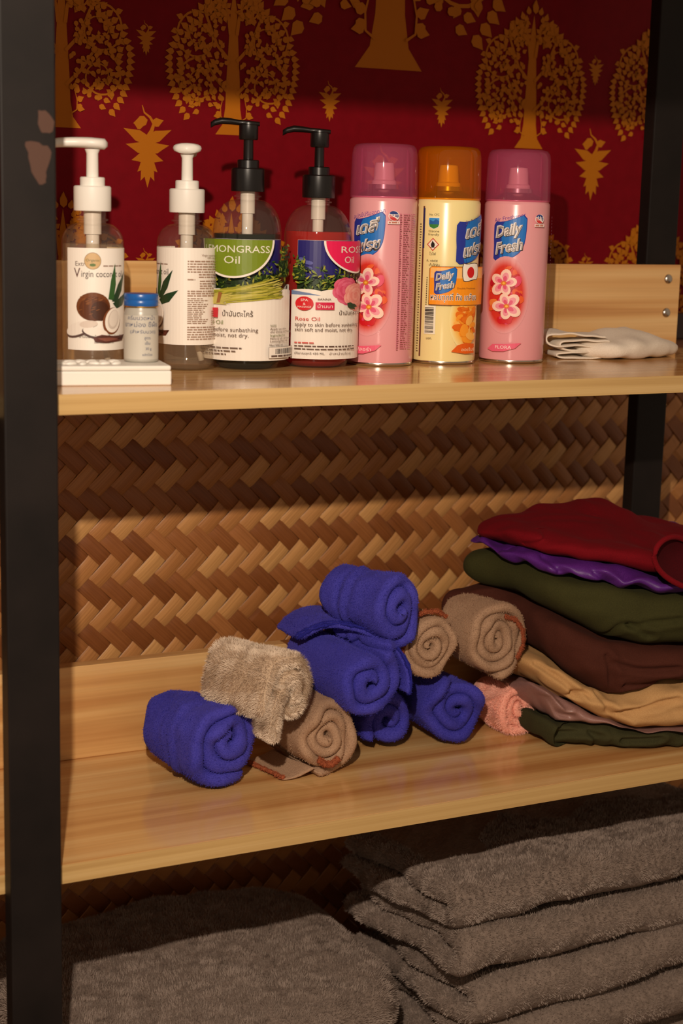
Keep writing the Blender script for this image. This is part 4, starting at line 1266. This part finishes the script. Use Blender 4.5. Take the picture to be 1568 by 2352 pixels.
# ---------------------------------------------------------------- folded clothes
def pillow(outline, zt, zb, n=96, rings=14, p=5.0, seed=1, wr=.0015, wfreq=14, aniso=(1, 1, 1), centre=None, edge=0.0, hwr=.0):
    """soft slab over a plan outline between the surfaces zt(x,y) and zb(x,y), its rim rounded"""
    O = resample(chaikin(outline, 2), n, closed=True)
    c = O.mean(0) if centre is None else np.array(centre)
    rho = 1 - (1 - np.linspace(0, 1, rings)) ** 2.2
    V = []
    top, bot = [], []
    prof = (1 - rho ** (p * 2)) ** (1 / 2.2)
    for k in range(rings - 1, 0, -1):
        for q in range(n): top.append((*(c + (O[q] - c) * rho[k]), prof[k]))
    allp = np.array(top)
    def surf(P, side):
        a, b = zt(P[:, 0], P[:, 1]), zb(P[:, 0], P[:, 1])
        m, h = (a + b) / 2, (a - b) / 2
        return m + side * h * P[:, 2]
    cpt = np.array([[c[0], c[1], 1.0]])
    Tz, Bz = surf(allp, 1), surf(allp, -1)
    T = np.column_stack([allp[:, :2], Tz]); B = np.column_stack([allp[:, :2], Bz])
    tc, bc = np.array([[c[0], c[1], surf(cpt, 1)[0]]]), np.array([[c[0], c[1], surf(cpt, -1)[0]]])
    R = rings - 1
    B = B[n:]            # rim ring shared
    W = np.vstack([T, tc, B, bc])
    F = []
    for k in range(R - 1):
        for q in range(n):
            q2 = (q + 1) % n; F.append((k * n + q, k * n + q2, (k + 1) * n + q2, (k + 1) * n + q))
    ti = R * n
    for q in range(n): F.append(((R - 1) * n + q, (R - 1) * n + (q + 1) % n, ti))
    b0 = ti + 1
    def bi(k, q): return q if k == 0 else b0 + (k - 1) * n + q
    for k in range(R - 1):
        for q in range(n):
            q2 = (q + 1) % n; F.append((bi(k, q2), bi(k, q), bi(k + 1, q), bi(k + 1, q2)))
    be = b0 + (R - 1) * n
    for q in range(n): F.append((bi(R - 1, (q + 1) % n), bi(R - 1, q), be))
    if wr:
        for k in range(3): W[:, k] += wr * wob(W, wfreq, seed * 7 + k, aniso=aniso) * (1.0 if k == 2 else .8)
    return W, F

def ip(xs, zs): return lambda x: np.interp(x, xs, zs)
# heights of the boundaries between garments along the front (by x) and at the back
f_redb = ip([.98, .997, 1.027, 1.076, 1.108, 1.138, 1.30], [.930, .924, .915, .909, .902, .893, .888])
f_purb = ip([.98, .994, 1.01, 1.034, 1.104, 1.138, 1.30], [.906, .897, .894, .896, .884, .881, .875])
f_greb = ip([.98, 1.0, 1.012, 1.037, 1.082, 1.111, 1.143, 1.30], [.858, .861, .856, .845, .824, .820, .818, .815])
f_brob = ip([.98, 1.005, 1.026, 1.058, 1.087, 1.147, 1.30], [.806, .801, .794, .772, .756, .775, .775])
f_khab = ip([.98, 1.006, 1.02, 1.041, 1.062, 1.093, 1.122, 1.151, 1.30], [.79, .785, .767, .751, .739, .724, .718, .719, .72])
f_lavb = ip([.98, 1.012, 1.035, 1.054, 1.077, 1.3], [.772, .755, .724, .7215, .722, .714])
f_flr = lambda x: np.full(np.shape(x), Z2 + .0004)
def blend(ff, back, yf=1.46, yb=1.60):
    def z(x, y):
        t = np.clip((y - yf) / (yb - yf), 0, 1); t = t * t * (3 - 2 * t)
        bk = back(x) if callable(back) else back
        return ff(x) * (1 - t) + bk * t
    return z
b_redt = ip([.98, 1.0, 1.03, 1.09, 1.14, 1.18, 1.22, 1.30], [.930, .938, .944, .950, .957, .950, .930, .918])
s_redt = blend(lambda x: f_redb(x) + .026 + .004 * np.sin(x * 40), b_redt)
s_redb = blend(f_redb, .916); s_purb = blend(f_purb, .906); s_greb = blend(f_greb, .858); s_brob = blend(f_brob, .802); s_khab = blend(f_khab, .758); s_lavb = blend(f_lavb, .726); s_flr = blend(f_flr, Z2 + .0004)
def gap(f, d): return lambda x, y: f(x, y) + d
def outline(xl, yl, dy, xback, xr=1.30, yb=1.625):
    """plan outline: left tip (xl, yl), front running to the right at nose offset dy"""
    return [(xl, yl), (xl + .008, yl - .045), (1.030, 1.457 + dy), (1.085, 1.420 + dy), (1.140, 1.392 + dy), (1.20, 1.384 + dy), (xr, 1.382 + dy), (xr + .005, 1.50), (xr, yb), (1.15, yb), (xback + .02, yb), (xback, yb - .02)]
M_RED = cloth_mat('crimson_cotton', srgb(116, 8, 20), srgb(96, 5, 15), sheen=.1, nscale=900, bump=.25)
M_PURPLE = cloth_mat('purple_satin', srgb(92, 36, 128), srgb(66, 20, 100), rough=.46, sheen=.1, nscale=900, bump=.08, spec=.4)
M_GREENC = cloth_mat('olive_cotton', srgb(60, 58, 28), srgb(48, 46, 22), sheen=.15, nscale=900, bump=.25)
M_BROWN = cloth_mat('brown_cotton', srgb(76, 38, 28), srgb(64, 30, 22), sheen=.12, nscale=900, bump=.25)
M_KHAKI = cloth_mat('khaki_cotton', srgb(194, 152, 102), srgb(174, 132, 86), sheen=.1, nscale=900, bump=.25)
M_LAV = cloth_mat('mauve_satin', srgb(150, 112, 104), srgb(124, 90, 86), rough=.4, sheen=.1, nscale=900, bump=.08, spec=.5)
M_DGRN = cloth_mat('dark_olive_cotton', srgb(60, 58, 34), srgb(46, 44, 26), sheen=.1, nscale=900, bump=.25)
GC = None
def crease(W, lines, depth=.006, width=.0035):
    """press folds into the front of a garment along lines of (x, z), raising a lip beside each"""
    for ln in lines:
        P = resample(chaikin(ln, 2, False), 40)
        front = W[:, 1] < 1.52
        d = np.full(len(W), 9.0); sg = np.zeros(len(W))
        X = W[:, [0, 2]]
        for p, q in zip(P[:-1], P[1:]):
            dd = np.linalg.norm(X - (p + q) / 2, axis=1); m = dd < d
            t = (q - p) / (np.linalg.norm(q - p) + 1e-9)
            d[m] = dd[m]; sg[m] = ((X - p) @ np.array([-t[1], t[0]]))[m]
        W[:, 1] += front * (depth * np.exp(-(d / width) ** 2) - depth * .45 * np.exp(-((d - width * 1.8) / (width * 1.2)) ** 2))
    return W

def garment(name, label, out, zt, zb, mat, part='cloth', lines=(), long=.0, **kw):
    e = empty(name, (0, 0, 0), 0, label, 'clothing')
    kw['n'] = 320; kw['rings'] = 26
    W, F = pillow(out, zt, zb, **kw)
    if long:
        W[:, 1] -= long * wob(W, 26, kw['seed'] + 3, aniso=(.35, .5, 1.6)) * (W[:, 1] < 1.55)
        W[:, 2] += long * .6 * wob(W, 30, kw['seed'] + 4, aniso=(.5, .8, .3))
    crease(W, lines)
    if kw['seed'] == 21: W[:, 2] = np.maximum(W[:, 2], Z2 + .0003)
    return e, mk(part, W, F, mat, e)
garment('folded_garment', 'dark olive folded garment at the bottom of the clothes stack', outline(1.018, 1.500, .020, 1.02), s_lavb, s_flr, M_DGRN, lines=[[(1.036, .71), (1.054, .713), (1.079, .71)], [(1.07, .714), (1.08, .694)], [(1.10, .705), (1.14, .708)]], long=0.002, seed=21, wr=.0022, wfreq=20, n=120, rings=18)
garment('folded_garment', 'mauve satin folded garment under the khaki trousers', outline(1.008, 1.515, .012, 1.01), gap(s_khab, -.0004), gap(s_lavb, .0004), M_LAV, lines=[[(1.02, .754), (1.031, .736), (1.049, .731)], [(1.026, .766), (1.041, .743)]], long=0.002, seed=22, wr=.0020, wfreq=16, n=120, rings=18)
garment('folded_garment', 'khaki folded trousers between the mauve and the brown garments', outline(1.001, 1.530, .002, 1.0), gap(s_brob, -.0004), gap(s_khab, .0004), M_KHAKI, lines=[[(1.014, .79), (1.032, .778), (1.047, .759)], [(1.04, .758), (1.049, .766), (1.057, .76)], [(1.069, .761), (1.077, .741), (1.094, .727)], [(1.085, .742), (1.11, .748), (1.148, .759)]], long=0.0022, seed=23, wr=.0020, wfreq=18, n=140, rings=20)
garment('folded_garment', 'brown folded garment bulging under the olive one', outline(1.008, 1.580, .004, .955, yb=1.630), gap(s_greb, -.0004), gap(s_brob, .0004), M_BROWN, lines=[[(1.016, .821), (1.015, .806), (1.021, .796)], [(1.072, .808), (1.078, .782), (1.085, .762)], [(1.079, .801), (1.102, .792), (1.145, .795)], [(1.091, .773), (1.117, .774), (1.143, .78)]], long=0.0012, seed=24, wr=.0018, wfreq=13, n=140, rings=20)
garment('folded_garment', 'olive green folded garment under the purple satin', outline(1.000, 1.580, -.002, .985, yb=1.630), gap(s_purb, -.0004), gap(s_greb, .0004), M_GREENC, lines=[[(1.075, .826), (1.078, .844), (1.087, .849), (1.099, .84), (1.112, .833)], [(1.089, .845), (1.111, .85), (1.141, .853)]], long=0.001, seed=25, wr=.0018, wfreq=12, n=140, rings=20)
gp_, gpo = garment('folded_garment', 'purple satin folded garment under the crimson top', outline(.996, 1.560, .004, .99), gap(s_redb, -.0004), gap(s_purb, .0004), M_PURPLE, lines=[[(.996, .914), (1.004, .906), (1.012, .897)], [(1.024, .91), (1.031, .901)], [(1.058, .903), (1.074, .892)]], long=0.003, seed=26, wr=.0028, wfreq=22, n=140, rings=20)
gr_, gro = garment('folded_garment', 'crimson folded top lying uppermost on the clothes stack', outline(.996, 1.565, .014, .99, yb=1.615), s_redt, gap(s_redb, .0004), M_RED, lines=[[(1.007, .922), (1.022, .932), (1.039, .944), (1.071, .941)]], long=0.0014, seed=27, wr=.0022, wfreq=13, n=140, rings=20)

# neckband of the crimson top at the right and a purple sleeve showing behind it
nb = [(1.132 + .040 * math.cos(t) , 1.386 + .006 * math.sin(t * 2) + .010 * math.sin(t), .921 + .026 * math.sin(t) - .012 * math.cos(t)) for t in np.linspace(0, 2 * PI, 40)]
V, F = tube(nb, .0032, 8); mk('neckband', V, F, M_RED, gr_)
V = [(1.132, 1.402, .921)]; F = []
for rr, yy in ((.5, 1.398), (.98, 1.389)):
    V += [(1.132 + (p[0] - 1.132) * rr, yy + (p[1] - 1.386) * rr, .921 + (p[2] - .921) * rr) for p in nb]
for k in range(39):
    F += [(0, 1 + k, 2 + k), (1 + k, 41 + k, 42 + k, 2 + k)]
mk('neck_shade_disc', V, F, cloth_mat('shaded_crimson', srgb(70, 6, 14), srgb(52, 4, 10), sheen=0, nscale=900, bump=.2), gr_)  # inside of the neck opening, its shade painted as darker crimson
W, F = pillow([(1.245, 1.56), (1.29, 1.545), (1.34, 1.56), (1.345, 1.61), (1.29, 1.625), (1.25, 1.61)], lambda x, y: .908 + .006 * np.sin(x * 60), lambda x, y: np.full(np.shape(x), .884), seed=88, wr=.002, wfreq=22)
mk('sleeve', W, F, M_PURPLE, gp_)

# ---------------------------------------------------------------- folded white cloth on the upper shelf
def white_cloth():
    e = empty('folded_cloth', (0, 0, 0), 0, 'thin white cotton cloth folded on the upper shelf by the bolts', 'cloth')
    m = cloth_mat('white_cotton', srgb(238, 226, 210), srgb(222, 208, 190), sheen=.1, nscale=700, bump=.25)
    out = [(1.105, 1.545), (1.135, 1.523), (1.20, 1.535), (1.255, 1.560), (1.250, 1.610), (1.15, 1.620), (1.10, 1.595)]
    zt = lambda x, y: Z1 + .022 + .012 * np.exp(-((x - 1.175) / .04) ** 2 - ((y - 1.585) / .03) ** 2) - .004 * np.clip((x - 1.2) / .05, 0, 1)
    zb = lambda x, y: np.full(np.shape(x), Z1 + .0004)
    W, F = pillow(out, zt, zb, seed=31, wr=.0012, wfreq=18, p=3.5)
    W[:, 2] = np.maximum(W[:, 2], Z1 + .0003)
    mk('fold', W, F, m, e)
    # loops of the folded edge sticking out to the left
    def loop(pts, th, y0, y1, seed, rot):
        P = resample(chaikin(pts, 2, False), 60)
        ca, sa = math.cos(rot), math.sin(rot)
        W, F = sheet(P, th, y0, y1, (1.055, 1.560, Z1), (ca, sa, 0), (0, 0, 1), (-sa, ca, 0), na=8, seed=seed, wrinkle=.0010, wfreq=22, endnoise=.002)
        W[:, 2] = np.maximum(W[:, 2], Z1 + .0003)
        mk('fold', W, F, m, e)
    loop([(.075, .026), (.045, .028), (.016, .0310), (.000, .0285), (-.001, .020), (.006, .0155), (.03, .0165), (.075, .013)], .0022, 0.0, .045, 3, -.25)
    loop([(.080, .021), (.052, .0215), (.030, .0215), (.016, .019), (.020, .011), (.04, .0095), (.080, .007)], .0022, .001, .045, 4, -.25)
    loop([(.085, .008), (.050, .009), (.022, .0085), (.012, .0050), (.020, .0022), (.05, .0020), (.085, .0018)], .0020, .001, .045, 5, -.25)
white_cloth()

# ---------------------------------------------------------------- folded plush blankets on the bottom shelf
M_GREYB = cloth_mat('grey_plush', srgb(134, 118, 108), srgb(114, 100, 91), sheen=.3, nscale=260, bump=.8, bdist=.003, big=90)
M_GREYF = pbr('grey_fibre', srgb(150, 134, 124), .9, spec=.15)
M_GREYF2 = pbr('grey_fibre_dark', srgb(120, 104, 90), .9, spec=.15)
def rrect(x0, x1, y0, y1, r):
    return [(x0 + r, y0), ((x0 + x1) / 2, y0 - .002), (x1 - r, y0), (x1, y0 + r), (x1 + .002, (y0 + y1) / 2), (x1, y1 - r), (x1 - r, y1), (x0 + r, y1), (x0, y1 - r), (x0, y0 + r)]
def blanket(label, folds, nf, seed, group, waffle=False):
    e = empty('folded_blanket', (0, 0, 0), 0, label, 'blanket', group)
    for k, (x0, x1, y0, y1, z0, z1, r, slope) in enumerate(folds):
        zt = lambda x, y: z1 + slope * (y - y0) + .004 * np.sin(x * 14 + seed) + .003 * np.sin(x * 31 + seed * 2)
        zb = lambda x, y: z0 + slope * (y - y0) + .004 * np.sin(x * 14 + seed + .6) + .003 * np.sin(x * 31 + seed * 2)
        W, F = pillow(rrect(x0, x1, y0, y1, r), zt, zb, n=150, rings=26, p=4.5, seed=seed + k, wr=.0022, wfreq=14)
        if waffle:
            W[:, 2] += .0012 * np.cos(W[:, 0] * 2 * PI / .0105) * np.cos(W[:, 1] * 2 * PI / .0105)
        o = mk('fold', W, F, M_GREYB, e)
        vis = lambda c, n: np.clip(((n[:, 2] > -.3) & (c[:, 1] < 1.79)) * (1.0 * (c[:, 2] > z1 - .06)), 0, 1) * (1.0 + .0 * c[:, 0])
        fuzz(o, nf[k], .0042, .0008, M_GREYF, droop=.1, seed=seed * 3 + k, cond=vis, bend=.12)
    return e
GB = 'grey plush blankets on the bottom shelf'
blanket('thick grey plush blanket lying left of the taller blanket stack', [(.420, .842, 1.395, 1.775, .385, .462, .07, .0)], [70000], 41, GB)
blanket('grey plush blanket underneath the left thick blanket', [(.420, .850, 1.385, 1.775, .300, .382, .06, .0)], [16000], 43, GB)
blanket('grey plush blanket lowest on the left side of the bottom shelf', [(.420, .850, 1.385, 1.775, .204, .297, .06, .0)], [6000], 44, GB)
XE = 1.315
def ublanket(label, x0, yn, zb, zt, nf, seed, back=1.65, lower_out=.012, waffle=True, slope=0.0):
    """blanket folded once, nose to the room, its open ply ends at the left"""
    e = empty('folded_blanket', (0, 0, 0), 0, label, 'blanket', GB)
    th = (zt - zb) / 2 * .97; rr = (zt - zb) / 4
    zl, zu = zb + th / 2, zt - th / 2
    yc = yn + th / 2 + rr
    pts = [(y, zl) for y in np.linspace(back, yc, 60)] + [(yc - (rr + .004) * math.sin(t), (zl + zu) / 2 - (zu - zl) / 2 * math.cos(t)) for t in np.linspace(0, PI, 18)[1:-1]] + [(y, zu) for y in np.linspace(yc, back, 60)]
    pts = resample(np.array(pts), 150)
    t = np.linspace(0, 1, len(pts))
    a0 = x0 + np.where(t < .5, -lower_out * (1 - t * 2) , .004) + .006 * np.sin(t * 17 + seed)
    W, F = sheet(pts, th, a0, XE, (0, 0, 0), (0, 1, 0), (0, 0, 1), (1, 0, 0), na=70, er=th * .5, seed=seed, wrinkle=.0014, wfreq=12, nb=6)
    x, y = W[:, 0], W[:, 1]
    W[:, 2] += .035 * (x - 1.0) + slope * (y - yn) + .0035 * np.sin(x * 13 + seed) + .0022 * np.sin(x * 37 + seed * 2)
    W[:, 1] += .004 * np.sin(x * 11 + seed * 1.7)
    if waffle:
        W[:, 2] += .0010 * np.cos(x * 2 * PI / .0105) * np.cos(y * 2 * PI / .0105)
    o = mk('fold', W, F, M_GREYB, e)
    vis = lambda c, n: ((n[:, 2] > -.5) & ((c[:, 1] < yn + .05) | (c[:, 2] > zt - .012) | (c[:, 0] < x0 + .03))) * 1.0
    fuzz(o, nf, .0036, .0008, M_GREYF, droop=.1, seed=seed * 3, cond=vis, bend=.12, grid=.0085 if waffle else 0)
    return e
ublanket('waffle textured grey blanket uppermost on the right blanket stack', .862, 1.398, .530, .580, 56000, 51, slope=-.10)
ublanket('grey plush blanket second from the top of the right stack', .868, 1.388, .478, .527, 34000, 53, slope=-.10)
ublanket('grey plush blanket third from the top of the right stack', .880, 1.386, .420, .475, 30000, 55, slope=-.08)
ublanket('grey plush blanket fourth from the top of the right stack', .884, 1.380, .360, .417, 24000, 57, slope=-.06)
ublanket('grey plush blanket lowest in the right stack', .884, 1.384, .210, .357, 8000, 59)
